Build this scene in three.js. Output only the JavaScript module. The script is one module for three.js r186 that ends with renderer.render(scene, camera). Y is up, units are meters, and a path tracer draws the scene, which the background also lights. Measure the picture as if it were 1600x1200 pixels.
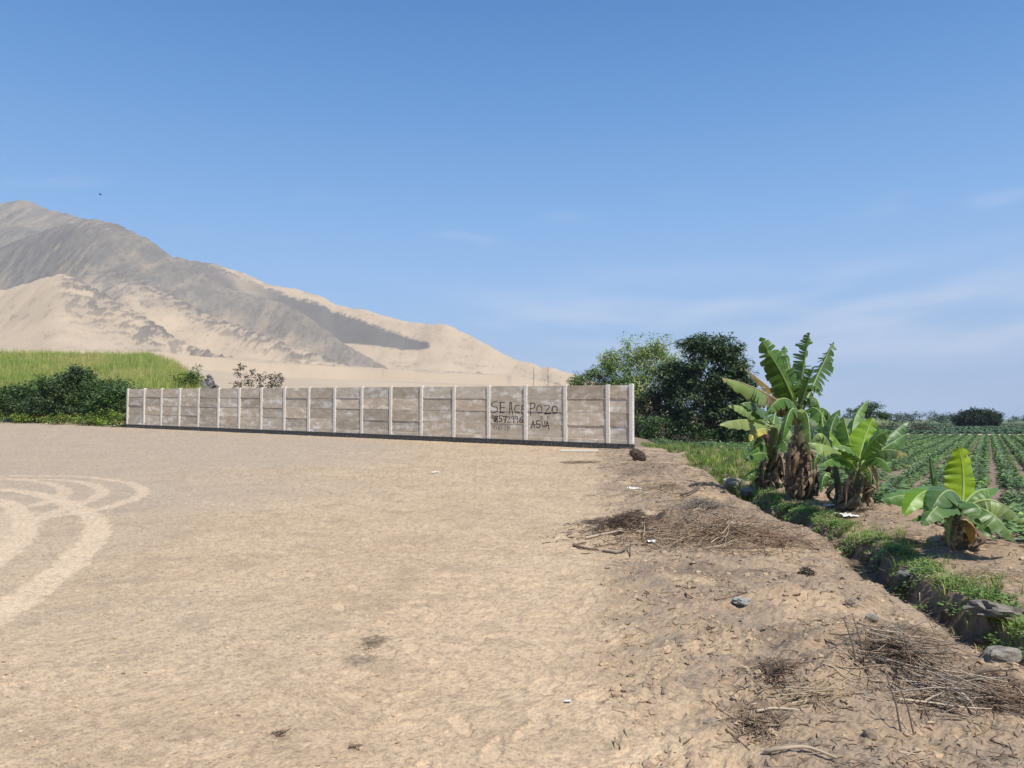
import * as THREE from 'three';
import { createNoise2D, createNoise3D } from 'simplex-noise';
import { RoundedBoxGeometry } from 'three/addons/geometries/RoundedBoxGeometry.js';

// ---------------------------------------------------------------- camera, sky, sun, exposure
const scene = new THREE.Scene();
const EYE = 1.6, F = 1200, PITCH = Math.atan(55 / F);
const camera = new THREE.PerspectiveCamera(2 * Math.atan(600 / F) * 180 / Math.PI, 4 / 3, 0.1, 12000);
camera.position.set(0, EYE, 0);
camera.rotation.x = PITCH;
const renderer = new THREE.WebGLRenderer({ antialias: true });
renderer.toneMapping = THREE.LinearToneMapping;
renderer.toneMappingExposure = 1.25;
renderer.shadowMap.enabled = true;
renderer.shadowMap.type = THREE.PCFSoftShadowMap;

const sun = new THREE.DirectionalLight(new THREE.Color(1.0, 0.955, 0.86), 4.9);
const SUNDIR = new THREE.Vector3(0.58 * 0.57, 0.82, 0.81 * 0.57).normalize();   // high, from the right and a little behind
sun.position.copy(SUNDIR).multiplyScalar(150).add(new THREE.Vector3(0, 0, -30));
sun.target.position.set(0, 0, -30); scene.add(sun, sun.target);
sun.castShadow = true; sun.shadow.mapSize.set(4096, 4096);
Object.assign(sun.shadow.camera, { left: -80, right: 80, top: 80, bottom: -80, near: 1, far: 400 });

function mulberry(a) { return () => { a |= 0; a = a + 0x6D2B79F5 | 0; let t = Math.imul(a ^ a >>> 15, 1 | a); t = t + Math.imul(t ^ t >>> 7, 61 | t) ^ t; return ((t ^ t >>> 14) >>> 0) / 4294967296; }; }
const rnd = mulberry(77123), rr = (a, b) => a + (b - a) * rnd(), gauss = () => (rnd() + rnd() + rnd() + rnd() - 2) * 1.0;
const N2 = createNoise2D(mulberry(5)), N3 = createNoise3D(mulberry(9));
const clamp = (v, a = 0, b = 1) => Math.min(b, Math.max(a, v)), mix = (a, b, t) => a + (b - a) * t;
const sst = (a, b, x) => { const t = clamp((x - a) / (b - a)); return t * t * (3 - 2 * t); };
const fbm = (x, y, o = 4, g = 0.5) => { let s = 0, a = 1, t = 0; for (let i = 0; i < o; i++) { s += a * N2(x, y); t += a; x = x * 2.03 + 17.3; y = y * 2.03 - 9.1; a *= g; } return s / t; };
const table = (T, x, k = 1) => { if (x <= T[0][0]) return T[0][k]; for (let i = 1; i < T.length; i++) if (x <= T[i][0]) return mix(T[i - 1][k], T[i][k], (x - T[i - 1][0]) / (T[i][0] - T[i - 1][0])); return T[T.length - 1][k]; };
const ctable = (T, x, k) => { const n = T.length; if (x <= T[0][0]) return T[0][k]; if (x >= T[n - 1][0]) return T[n - 1][k]; let i = 1; while (x > T[i][0]) i++; const a = T[Math.max(0, i - 2)], b = T[i - 1], c = T[i], d = T[Math.min(n - 1, i + 1)], h = c[0] - b[0], t = (x - b[0]) / h, m0 = (c[k] - a[k]) / (c[0] - a[0]) * h, m1 = (d[k] - b[k]) / (d[0] - b[0]) * h, t2 = t * t, t3 = t2 * t; return (2 * t3 - 3 * t2 + 1) * b[k] + (t3 - 2 * t2 + t) * m0 + (3 * t2 - 2 * t3) * c[k] + (t3 - t2) * m1; };
const lin = (c) => c <= 0.04045 ? c / 12.92 : ((c + 0.055) / 1.055) ** 2.4;
const toS = (c) => { c = clamp(c); return c <= 0.0031308 ? c * 12.92 : 1.055 * c ** (1 / 2.4) - 0.055; };

{ // sky: clear air, pale towards the horizon, thin wisps of high cloud low in the sky
  const W = 2048, Hh = 1024, data = new Float32Array(W * Hh * 4);
  const ST = [[-90, 150, 150, 140], [-3, 160, 168, 180], [0, 181, 201, 227], [3, 176, 202, 234], [6, 162, 199, 239], [10, 150, 191, 239], [15, 130, 176, 230], [22, 102, 153, 213], [30, 78, 130, 194], [50, 60, 108, 176], [90, 50, 96, 165]];
  const CN = createNoise2D(mulberry(21));
  for (let j = 0; j < Hh; j++) {
    const el = ((j + 0.5) / Hh - 0.5) * 180;
    const base = [1, 2, 3].map((k) => lin(table(ST, el, k) / 255));
    for (let i = 0; i < W; i++) {
      const an = ((i + 0.5) / W - 0.5) * 2 * Math.PI, x = Math.cos(an), z = Math.sin(an);
      const az = Math.atan2(x, -z) * 180 / Math.PI;
      let c = base.slice();
      // air a little thicker on the right
      const hz = sst(-20, 35, az) * sst(16, 0, el) * (el > -2 ? 1 : 0) * 0.85;
      c[0] = mix(c[0], lin(160 / 255), hz * 0.5); c[1] = mix(c[1], lin(184 / 255), hz * 0.5); c[2] = mix(c[2], lin(220 / 255), hz * 0.5);
      if (el > -2 && el < 40) {
        const u = az * 0.05, v = el * 0.30 - az * 0.012 + Math.sin(az * 0.09) * 0.3;
        let w = 0, a = 1, t = 0, fu = u, fv = v; for (let o = 0; o < 6; o++) { w += a * CN(fu, fv); t += a; fu *= 2.1; fv *= 1.9; a *= 0.45; } w /= t;
        const band = sst(1.5, 6, el) * sst(12.5, 7, el) * (0.25 + 0.75 * sst(-7, 6, az) * sst(90, 25, az));
        const hi = sst(11, 13, el) * sst(17, 14, el) * 0.22;
        const m = clamp(sst(-0.5, 0.7, w) * 0.72 * band + sst(0.2, 0.7, w) * hi);
        const low = sst(8.5, 4, el) * 0.30 * sst(-0.7, 0.4, w) * sst(-12, 2, az);
        const q = clamp(m + low);
        c[0] = mix(c[0], lin(204 / 255), q); c[1] = mix(c[1], lin(218 / 255), q); c[2] = mix(c[2], lin(242 / 255), q);
      }
      const k = (j * W + i) * 4; data[k] = c[0] * 0.84; data[k + 1] = c[1] * 0.84; data[k + 2] = c[2] * 0.84; data[k + 3] = 1;
    }
  }
  const t = new THREE.DataTexture(data, W, Hh, THREE.RGBAFormat, THREE.FloatType);
  t.mapping = THREE.EquirectangularReflectionMapping; t.magFilter = THREE.LinearFilter; t.minFilter = THREE.LinearFilter; t.needsUpdate = true;
  scene.background = t; scene.environment = t;
}
scene.fog = new THREE.FogExp2(new THREE.Color(0.62, 0.72, 0.86), 0.00016);

// ---------------------------------------------------------------- helpers
const CP = Math.cos(PITCH), SP = Math.sin(PITCH);
function ray(px, py) { const X = (px - 800) / F, Y = (600 - py) / F, z = CP - Y * SP; return [X / z, (Y * CP + SP) / z]; }   // per metre of depth
const V = (x, y, z) => new THREE.Vector3(x, y, z);
function at(px, py, d) { const [a, b] = ray(px, py); return V(a * d, EYE + b * d, -d); }
function onGround(px, py) { const [a, b] = ray(px, py); let lo = 2, hi = 130; for (let d = 2; d < 130; d += 0.05) { if (EYE + b * d <= H(a * d, d)) { hi = d; break; } } return V(a * hi, H(a * hi, hi), -hi); }

class GB {
  constructor() { this.p = []; this.c = []; this.uv = []; this.i = []; this.n = 0; }
  v(x, y, z, c, u = 0, w = 0) { this.p.push(x, y, z); this.c.push(c[0], c[1], c[2]); this.uv.push(u, w); return this.n++; }
  t(a, b, c) { this.i.push(a, b, c); }
  q(a, b, c, d) { this.i.push(a, b, c, a, c, d); }
  geo() {
    const g = new THREE.BufferGeometry();
    g.setAttribute('position', new THREE.Float32BufferAttribute(this.p, 3)); g.setAttribute('color', new THREE.Float32BufferAttribute(this.c, 3)); g.setAttribute('uv', new THREE.Float32BufferAttribute(this.uv, 2));
    g.setIndex(this.i); g.computeVertexNormals(); return g;
  }
  // tapered tube along points
  tube(pts, r0, r1, sides, c, c2 = c) {
    let up = V(0.31, 0.9, 0.27).normalize(); const rings = [];
    for (let k = 0; k < pts.length; k++) {
      const T = V(0, 0, 0).subVectors(pts[Math.min(k + 1, pts.length - 1)], pts[Math.max(k - 1, 0)]).normalize();
      let S = V(0, 0, 0).crossVectors(T, up); if (S.lengthSq() < 1e-4) S = V(1, 0, 0).cross(T); S.normalize(); const U = V(0, 0, 0).crossVectors(S, T); up = U.clone();
      const f = k / (pts.length - 1), r = Array.isArray(r0) ? r0[k] : mix(r0, r1, f), cc = [0, 1, 2].map((q) => mix(c[q], c2[q], f)), ring = [];
      for (let s = 0; s < sides; s++) { const a = s / sides * 6.28318; const p = pts[k].clone().addScaledVector(S, Math.cos(a) * r).addScaledVector(U, Math.sin(a) * r); ring.push(this.v(p.x, p.y, p.z, cc, s / sides, f)); }
      rings.push(ring);
    }
    for (let k = 0; k + 1 < rings.length; k++) for (let s = 0; s < sides; s++) { const n = (s + 1) % sides; this.q(rings[k][s], rings[k][n], rings[k + 1][n], rings[k + 1][s]); }
    for (const [ring, f] of [[rings[0], 1], [rings[rings.length - 1], 0]]) for (let s = 1; s + 1 < sides; s++) f ? this.t(ring[0], ring[s + 1], ring[s]) : this.t(ring[0], ring[s], ring[s + 1]);
  }
  // one folded leaf: 4 points, 2 faces
  leaf(x, y, z, dir, nor, len, wid, c) {
    const S = V(0, 0, 0).crossVectors(dir, nor).normalize(), e = wid * 0.5;
    const a = this.v(x, y, z, c), b = this.v(x + dir.x * len * 0.45 + S.x * e + nor.x * len * 0.08, y + dir.y * len * 0.45 + S.y * e + nor.y * len * 0.08, z + dir.z * len * 0.45 + S.z * e + nor.z * len * 0.08, c);
    const d = this.v(x + dir.x * len, y + dir.y * len, z + dir.z * len, c), f = this.v(x + dir.x * len * 0.45 - S.x * e + nor.x * len * 0.08, y + dir.y * len * 0.45 - S.y * e + nor.y * len * 0.08, z + dir.z * len * 0.45 - S.z * e + nor.z * len * 0.08, c);
    this.t(a, b, d); this.t(a, d, f);
  }
}
const used = {};
const numbered = (n) => { used[n] = (used[n] ?? -1) + 1; return used[n] ? n + '_' + String(used[n]).padStart(3, '0') : n; };
function shade(o) { o.traverse((m) => { if (m.isMesh) { m.castShadow = true; m.receiveShadow = true; } }); return o; }
function tag(o, label, category, group, kind) { if (label) o.userData.label = label; if (category) o.userData.category = category; if (group) o.userData.group = group; if (kind) o.userData.kind = kind; return o; }
function mesh(name, geo, mat, parent) { const m = new THREE.Mesh(geo, mat); m.castShadow = m.receiveShadow = true; m.name = parent ? name : numbered(name); (parent || scene).add(m); return m; }
function thing(name, label, category, pos, group) { const g = new THREE.Group(); g.name = numbered(name); if (pos) g.position.copy(pos); scene.add(g); return tag(g, label, category, group); }
const shift = (geo, o) => geo.translate(-o.x, -o.y, -o.z);   // world-space geometry into a thing's own space

function noiseTex(size, fn, srgb = true) {
  const d = new Uint8Array(size * size * 4);
  for (let j = 0; j < size; j++) for (let i = 0; i < size; i++) { const c = fn(i / size, j / size), k = (j * size + i) * 4; for (let q = 0; q < 3; q++) d[k + q] = Math.round((srgb ? toS(c[q]) : clamp(c[q])) * 255); d[k + 3] = 255; }
  const t = new THREE.DataTexture(d, size, size, THREE.RGBAFormat); t.wrapS = t.wrapT = THREE.RepeatWrapping; t.magFilter = THREE.LinearFilter; t.minFilter = THREE.LinearMipmapLinearFilter; t.generateMipmaps = true; if (srgb) t.colorSpace = THREE.SRGBColorSpace; t.needsUpdate = true; return t;
}
// seamless noise on a torus
const tor = (u, v, f, s = 0) => { const a = u * 6.28318, b = v * 6.28318, R = f / 6.28318; return N3(Math.cos(a) * R + s, Math.sin(a) * R + Math.cos(b) * R * 0.9, Math.sin(b) * R - s); };

// ---------------------------------------------------------------- terrain
const WT = [-0.8255, 0.5645], WP = [3.76, 30], WSP = 1.9164;                 // run of the wall (x, depth), its first full post, post spacing
const lotPlane = (x, d) => -0.0104 * x + 0.01623 * d;
const ditchX = (d) => 3.3 + (d - 4.9) * 0.105 + 0.10 * Math.sin(d * 0.8) + 0.05 * Math.sin(d * 2.1 + 1);
const FIELD = -0.4;
const wallDepth = (X) => { X = Math.max(X, -0.82); return 26.89 / (0.8255 + 0.5645 * X); };
const SL = [[-1, 0.09], [-0.38, 0.09], [-0.30, 0.076], [0, 0.06], [0.12, 0.04], [0.26, 0]];
const crest = (pts) => pts.map(([px, py, d]) => { const [a, b] = ray(px, py); return [a, EYE + b * d, d]; });
const LAYERS = [
  { n: 'far', sf: 0.5, k: crest([[-400, 470, 1350], [-250, 400, 1300], [-120, 345, 1250], [-40, 322, 1215], [0, 317, 1200], [40, 313, 1200], [75, 325, 1180], [115, 335, 1150], [160, 356, 1100], [240, 430, 1000], [320, 520, 900], [420, 600, 800]]) },
  { n: 'main', sf: 0.52, k: crest([[-400, 540, 900], [-150, 440, 880], [0, 385, 850], [60, 362, 830], [121, 342, 800], [149, 339, 790], [180, 347, 780], [240, 381, 770], [280, 404, 760], [326, 433, 750], [394, 461, 730], [450, 478, 700], [520, 520, 650], [600, 570, 600], [680, 610, 560]]) },
  { n: 'back', sf: 0.42, k: crest([[150, 450, 1150], [230, 410, 1100], [275, 401, 1050], [315, 411, 1040], [337, 412, 1030], [380, 424, 1020], [422, 443, 1005], [440, 447, 1000], [503, 460, 970], [523, 472, 955], [595, 489, 900], [641, 502, 880], [690, 506, 850], [710, 511, 840], [756, 535, 815], [799, 555, 790], [842, 571, 765], [863, 573, 755], [883, 578, 745], [960, 603, 720], [1060, 640, 700], [1120, 656, 700], [1400, 660, 700]]) },
  { n: 'spur', sf: 0.42, k: crest([[-400, 500, 560], [-100, 462, 540], [0, 450, 520], [50, 438, 510], [85, 430, 502], [110, 434, 496], [140, 448, 490], [170, 464, 480], [230, 497, 460], [280, 530, 440], [330, 550, 420], [400, 578, 400], [470, 600, 380], [560, 625, 360]]) },
  { n: 'rib', sf: 0.45, k: crest([[130, 425, 700], [190, 420, 670], [250, 450, 640], [290, 470, 620], [330, 488, 600], [390, 512, 570], [450, 538, 540], [520, 562, 520], [600, 590, 500], [700, 625, 480]]) },
  { n: 'foot', sf: 0.35, k: crest([[330, 600, 360], [420, 566, 420], [480, 562, 430], [560, 574, 425], [640, 582, 420], [720, 586, 420], [800, 592, 420], [880, 602, 420], [960, 622, 420]]) },
];
function hillBase(X, d) {
  const dw = wallDepth(X), u = Math.max(0, d - dw), sl = table(SL, X), w = sst(0.3, 0.0, X);
  let rise; { const a = Math.max(0, Math.min(u, 130 - dw)), b = Math.max(0, Math.min(d, 420) - 130), t = sst(-0.47, -0.32, X), g = sst(-0.47, -0.36, X); rise = mix(10.9 * a / Math.max(20, 130 - dw), sl * a, g) + mix(0.06, sl, t) * b; }
  return mix(FIELD, lotPlane(X * dw, dw) + rise, w);
}
const hillInfo = { rock: 0, dark: 0 };
function hills(X, d, info) {
  const x = X * d; let h = hillBase(X, d); if (info) { info.rock = 0; info.dark = 0; info.tongue = 0; }
  if (d < 190 || X > 0.5) return h;
  const base = h; 
  for (const L of LAYERS) {
    const hc = ctable(L.k, X, 1), dc = ctable(L.k, X, 2), A = hc - base; if (A < 0.5) continue;
    const edge = sst(L.k[0][0] - 0.03, L.k[0][0] + 0.02, X) * sst(L.k[L.k.length - 1][0] + 0.03, L.k[L.k.length - 1][0] - 0.02, X);
    const t = d - dc, w0 = -t * L.sf / A; const f = (t < 0 ? Math.exp(-w0 - w0 * w0 * 1.9) : Math.exp(-t * 0.55 / A)) * sst(190, 300, d);
    const round = 1 / (1 + 1e-9); let v = (base + A * f * edge * round);
    if (info && v > h - 1.5) {
      const near = Math.abs(t);
      if (L.n === 'spur') info.rock = Math.max(info.rock, (t < 0 ? sst(120, 0, near) : sst(50, 0, near)) * sst(-0.61, -0.575, X) * (0.85 + 0.25 * N2(x * 0.03, d * 0.03)));
      else if (L.n === 'rib') info.rock = Math.max(info.rock, sst(50, 2, near) * 0.9);
      else if (L.n === 'foot') info.rock = Math.max(info.rock, sst(45, 2, near) * 0.62);
      else if (L.n === 'main') { const up = sst(0.12, 0.7, f + 0.5 * fbm(x * 0.012, d * 0.010, 5, 0.65)) * mix(1, 0.8, sst(-0.52, -0.34, X)); info.dark = Math.max(info.dark, v > h ? up * 1.1 : 0); info.rock = Math.max(info.rock, v > h ? 0.22 * up : 0); }
      else if (L.n === 'far') { if (v > h) info.dark = Math.max(info.dark, sst(0.1, 0.35, f) * (0.9 + 0.2 * fbm(x * 0.01, d * 0.01, 3))); }
      else if (L.n === 'back' && v > h) { // a sharp edged tongue of darker grey on the face of the right hand ridge
        const tip = sst(-0.105, -0.112, X) * mix(0.35, 1, sst(-0.36, -0.27, X)), top = table([[-0.5, 0.95], [-0.33, 0.9], [-0.2, 0.82], [-0.11, 0.68]], X), bot = table([[-0.5, 0.3], [-0.3, 0.4], [-0.2, 0.52], [-0.11, 0.58]], X);
        const n = 0.012 * fbm(x * 0.02, d * 0.02, 3);
        info.tongue = Math.max(info.tongue, tip * sst(top + 0.012, top - 0.012, f + n) * sst(bot - 0.012, bot + 0.012, f + n) * 1.25);
        info.rock = Math.max(info.rock, sst(0.03, 0.0, Math.abs(f + n * 2 - top - 0.015)) * sst(-0.1, -0.14, X) * 0.9);
      }
    }
    if (info && v > h) { if (L.n === 'spur' || L.n === 'foot') info.dark *= 1 - sst(0, 4, v - h); }
    const k = 5, q = Math.max(k - Math.abs(v - h), 0) / k; h = Math.max(h, v) + q * q * k * 0.25 * (A > 20 ? 1 : 0.2);
  }
  const rise = sst(2, 40, h - base);
  h += rise * (fbm(x * 0.007, d * 0.006, 3) * 3.2 - (1 - Math.abs(N2(x * 0.02 + 7, d * 0.004))) * 1.6) * sst(0.4, 0.0, X);
  return h;
}
const grassEdge = (d) => table([[60, -0.402], [90, -0.415], [110, -0.435], [122, -0.455], [132, -0.475]], d) + 0.008 * N2(d * 0.25, 1);
const mounds = [];                                                          // low heaps of earth under the brush
function H(x, d) {
  const X = x / Math.max(d, 0.5), q = (x - WP[0]) * 0.5645 + (d - WP[1]) * 0.8255;
  const s = x - ditchX(d), lp = lotPlane(x, Math.max(d, -20));
  const cut = sst(27, 17, d);
  let y = lp;
  const strip = sst(-3.2, -1.9, s) * sst(0.2, -0.4, s) * sst(33, 26, d);
  if (d < 62) {
    y += 0.012 * fbm(x * 0.7, d * 0.7, 3);
    y += strip * (0.03 + 0.05 * fbm(x * 0.9 + 3, d * 0.9, 2) + 0.035 * Math.exp(-(((s + 1.3) / 0.9) ** 2)));
    if (d < 26) y += (0.006 + 0.014 * strip) * fbm(x * 3.1, d * 3.1, 3);
    if (d < 14) y += (0.002 + 0.006 * strip) * N2(x * 11, d * 11) + (0.0012 + 0.003 * strip) * N2(x * 29, d * 29);
  }
  if (d < 22 && s < -1.5) y -= 0.007 * printAt(x, d);
  if (d < 26 && x < -2) y -= 0.014 * trackAt(x, d);
  for (const m of mounds) { const a = (x - m[0]) / m[2], b = (d - m[1]) / m[3], r = a * a + b * b; if (r < 6) y += m[4] * Math.exp(-r * 1.3) * (1 + 0.5 * N2(x * 2.2, d * 2.2)); }
  if (s > -0.6) {
    const bank = lp - 0.02 + 0.14 * Math.exp(-(((s - 1.7) / 0.9) ** 2)) + 0.07 * fbm(x * 0.8, d * 0.8, 2) + 0.015 * fbm(x * 4, d * 4, 2);
    const bottom = lp - 0.25 + 0.05 * fbm(x * 2, d * 2, 2);
    let right = bank;
    right = mix(right, FIELD, sst(2.1, 4.2, s + 0.3 * N2(d * 0.4, 3)));
    const wob = 0.06 * N2(d * 1.7, 8) + 0.04 * N2(d * 5, 1);
    const inD = sst(-0.22, 0.10, s + wob) * sst(0.46, 0.30, s + wob) * cut;
    const far = mix(y, right, sst(-0.05, 0.3, s));
    y = mix(far, bottom, inD);
  }
  if (q > -0.5) { const hb = hillBase(X, d); y = mix(y, s > 2.6 ? Math.min(hb, Math.max(FIELD, y)) : hb, sst(0.3, X < 0.1 ? 3 : 14, q)); }
  return y;
}
// heaps: x, depth, radii, height
mounds.push([2.35, 9.7, 1.5, 0.7, 0.20], [1.35, 10.2, 0.9, 0.55, 0.06], [2.25, 4.75, 0.55, 0.5, 0.17], [2.75, 4.35, 0.45, 0.35, 0.08], [3.1, 13.4, 1.2, 1.0, 0.14], [3.6, 18.5, 1.6, 1.8, 0.15], [4.3, 26.5, 0.8, 0.8, 0.10], [1.65, 4.4, 0.35, 0.3, 0.05], [2.4, 6.3, 0.8, 0.6, 0.08]);

// footprints left in the dust of the lot: x, depth, cos, sin
const prints = []; { const r = mulberry(404); const walk = (x, d, a, n) => { for (let k = 0; k < n; k++) { a += (r() - 0.5) * 0.25; x += Math.sin(a) * 0.62; d += Math.cos(a) * 0.62; const s = k % 2 ? 0.12 : -0.12; prints.push([x + Math.cos(a) * s, d - Math.sin(a) * s, Math.cos(a), Math.sin(a), 0.7 + 0.5 * r()]); } }; walk(0.4, 2.6, 0.05, 30); walk(1.0, 2.8, 0.12, 26); walk(0.7, 3.0, 0.2, 22); walk(-0.6, 2.8, 0.35, 24); walk(1.3, 3.1, -0.1, 24); walk(-3.2, 4, 0.9, 18); walk(0.1, 3.4, -0.3, 20); walk(1.9, 5.0, -0.9, 12); for (let k = 0; k < 110; k++) { const d = 3 + 7 * r(), a = r() * 6.28; prints.push([ditchX(d) - 2.0 - 2.2 * r(), d, Math.cos(a), Math.sin(a), 0.6 + 0.5 * r()]); } }
const cells = new Map(); prints.forEach((p) => { for (let i = -1; i <= 1; i++) for (let j = -1; j <= 1; j++) { const k = (Math.floor(p[0] * 2) + i) + ',' + (Math.floor(p[1] * 2) + j); if (!cells.has(k)) cells.set(k, []); cells.get(k).push(p); } });
function printAt(x, d) { if (d > 22) return 0; const L = cells.get(Math.floor(x * 2) + ',' + Math.floor(d * 2)); if (!L) return 0; let best = 0; for (const p of L) { const ex = x - p[0], ed = d - p[1], u = ex * p[2] - ed * p[3], v = ex * p[3] + ed * p[2]; const w = v > 0 ? 0.056 : 0.044; const q = Math.hypot(u / w, v / 0.145) + 0.14 * N2(x * 14, d * 14); const k = q < 0.85 ? 1 : q < 1.35 ? -0.55 * Math.sin((q - 0.85) / 0.5 * 3.1416) + sst(1.0, 0.85, q) : 0; if (Math.abs(k * p[4]) > Math.abs(best)) best = k * p[4]; } return best; }
// tyre marks: wheel paths on the packed lot
const lotHit = (px, py) => { const [a, b] = ray(px, py); const d = EYE / (0.01623 - 0.0104 * a - b); return [a * d, d]; };
const tracks = [
  [0.255, 1, [[-260, 790], [-120, 768], [0, 765], [60, 772], [115, 790], [148, 812], [150, 836], [118, 872], [60, 920], [0, 958], [-120, 1030]]],
  [0.255, 1, [[-200, 800], [-90, 776], [0, 783], [28, 797], [40, 818], [30, 842], [0, 868], [-90, 930]]],
  [0.19, 0.85, [[-60, 746], [50, 743], [120, 745], [190, 752], [224, 766], [210, 779], [165, 793], [110, 802], [50, 812]]],
  [0.19, 0.8, [[-80, 750], [60, 748], [125, 753], [160, 767], [146, 779], [95, 797], [55, 810]]],
  [0.19, 0.75, [[-100, 752], [0, 748], [60, 752], [102, 765], [84, 780], [40, 792]]],
  [0.2, 0.5, [[-60, 835], [0, 812], [70, 806], [140, 798]]],
  [0.3, 0.5, [[-40, 800], [0, 805], [20, 818], [14, 836], [-30, 860]]],
].map(([w, k, pts]) => { const c = new THREE.CatmullRomCurve3(pts.map(([a, b]) => { const [x, d] = lotHit(a, b); return V(x, 0, d); }), false, 'centripetal'); return { w, k, p: c.getPoints(90) }; });
function trackAt(x, d) {
  if (d > 26 || d < 3 || x > -2) return 0; let best = 0;
  for (const t of tracks) { let m = 1e9; for (let i = 0; i + 1 < t.p.length; i++) { const A = t.p[i], B = t.p[i + 1]; const ex = B.x - A.x, ez = B.z - A.z, f = clamp(((x - A.x) * ex + (d - A.z) * ez) / (ex * ex + ez * ez)); const dx = x - A.x - ex * f, dz = d - A.z - ez * f; const r = dx * dx + dz * dz; if (r < m) m = r; } m = Math.sqrt(m) + 0.022 * N2(x * 5, d * 5) + 0.018 * N2(x * 17, d * 17); best = Math.max(best, t.k * sst(t.w * 0.70, t.w * 0.48, m + 0.05 * fbm(x * 2.2 + 8, d * 2.2, 2)) * (0.82 + 0.18 * N2(x * 3, d * 3))); }
  return best;
}
const litter = [];   // dark mulch patches: x, depth, rx, rz, strength
for (const [px, py, rx, rz, k] of [[965, 822, 0.62, 0.75, 1], [1030, 838, 0.75, 0.45, 0.8], [1150, 835, 0.8, 0.5, 0.55], [1120, 800, 0.7, 0.8, 0.4], [585, 1000, 0.11, 0.12, 0.7], [562, 1030, 0.13, 0.1, 0.55], [905, 722, 0.6, 0.7, 0.6], [1010, 745, 0.7, 1.2, 0.45], [1060, 900, 0.5, 0.35, 0.4], [1230, 1015, 0.3, 0.28, 0.5], [1210, 1060, 0.22, 0.2, 0.55], [1180, 1130, 0.16, 0.22, 0.5], [1430, 1060, 0.4, 0.35, 0.5], [1550, 1110, 0.32, 0.2, 0.9], [1460, 1010, 0.3, 0.3, 0.4], [1130, 905, 0.4, 0.3, 0.4], [1330, 930, 0.35, 0.3, 0.35], [438, 1152, 0.05, 0.04, 0.4]]) { const [x, d] = lotHit(px, py); litter.push([x, d, rx, rz, k]); }

const cSand = [0.452, 0.33, 0.207], cPale = [0.545, 0.408, 0.268], cDun = [0.348, 0.252, 0.163], cStrip = [0.305, 0.22, 0.145], cGrey = [0.235, 0.18, 0.13], cMulch = [0.085, 0.055, 0.04], cBank = [0.29, 0.205, 0.135], cWet = [0.13, 0.10, 0.07], cField = [0.235, 0.165, 0.12];
const mixc = (a, b, t) => [mix(a[0], b[0], t), mix(a[1], b[1], t), mix(a[2], b[2], t)];
function groundColor(x, d) {
  const s = x - ditchX(d), q = (x - WP[0]) * 0.5645 + (d - WP[1]) * 0.8255;
  const far = sst(40, 12, d);
  let c = mixc(cSand, cPale, clamp(0.28 + 0.75 * fbm(x * 0.35, d * 0.35, 4)));
  c = mixc(c, cDun, sst(0.0, 0.55, fbm(x * 0.9 + 40, d * 0.9, 4, 0.6)) * 0.62);
  c = mixc(c, cPale, sst(0.15, 0.5, fbm(x * 2.6 + 11, d * 2.6, 3)) * 0.6);
  c = mixc(c, cDun, sst(0.05, 0.5, fbm(x * 6.5, d * 6.5, 3, 0.7)) * 0.7);
  c = mixc(c, cGrey, sst(0.4, 0.75, d < 12 ? N2(x * 22, d * 22) : N2(x * 9, d * 4.5)) * 0.55);
  c = mixc(c, [0.36, 0.295, 0.225], sst(-2, -8, x + 3 * fbm(x * 0.1, d * 0.1, 2)) * 0.55);
  const fp = printAt(x, d); if (fp > 0) c = mixc(c, cPale, 0.6 * fp); else if (fp < 0) c = mixc(c, cDun, -0.5 * fp);
  const tr = trackAt(x, d); if (tr) c = mixc(c, mixc([0.60, 0.47, 0.335], cPale, 0.35 + 0.35 * N2(x * 8, d * 8)), Math.min(1, tr * 1.1)); if (tr > 0.5) { const tread = Math.sin(x * 60 + 30 * Math.sin(d * 1.5)) * Math.sin(d * 70); if (tread > 0.5) c = mixc(c, cSand, 0.35); };
  const strip = sst(-2.9, -2.15, s + 0.5 * fbm(x * 0.8, d * 0.8, 3)) * sst(33, 27, d);
  if (strip) {
    let k = mixc(cStrip, cGrey, sst(-0.1, 0.5, fbm(x * 1.6 + 9, d * 1.6, 4, 0.6)));
    k = mixc(k, cSand, sst(0.0, 0.5, fbm(x * 0.7 + 70, d * 0.7, 3)) * 0.75);
    k = mixc(k, cMulch, sst(0.25, 0.75, fbm(x * 5 + 5, d * 5, 3, 0.7)) * 0.5);
    c = mixc(c, k, strip * 0.9);
  }
  for (const m of litter) { const a = (x - m[0]) / m[2], b = (d - m[1]) / m[3], r = a * a + b * b; if (r < 5) { const e = sst(1.25, 0.35, r + 0.9 * fbm(x * 4, d * 4, 4, 0.65)); c = mixc(c, cMulch, e * m[4] * clamp(0.8 + 0.5 * N2(x * 19, d * 19))); } }
  if (s > -0.4 && q < 6) {
    let k = mixc(cBank, cStrip, sst(-0.2, 0.5, fbm(x * 1.5, d * 1.5, 4))); k = mixc(k, cSand, sst(0.1, 0.6, fbm(x * 3, d * 3 + 40, 3)) * 0.6);
    k = mixc(k, cField, sst(1.9, 3.0, s)); c = mixc(c, k, sst(-0.1, 0.4, s)); const wet = sst(-0.3, 0.0, s) * sst(0.5, 0.3, s) * sst(26, 17, d); c = mixc(c, cWet, wet * 0.8);
  }
  if (q > 0.5) c = x / d > 0.12 ? mixc(c, cField, sst(0.5, 4, q)) : mixc(c, cSand, sst(0.5, 4, q));
  return c;
}
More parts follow.
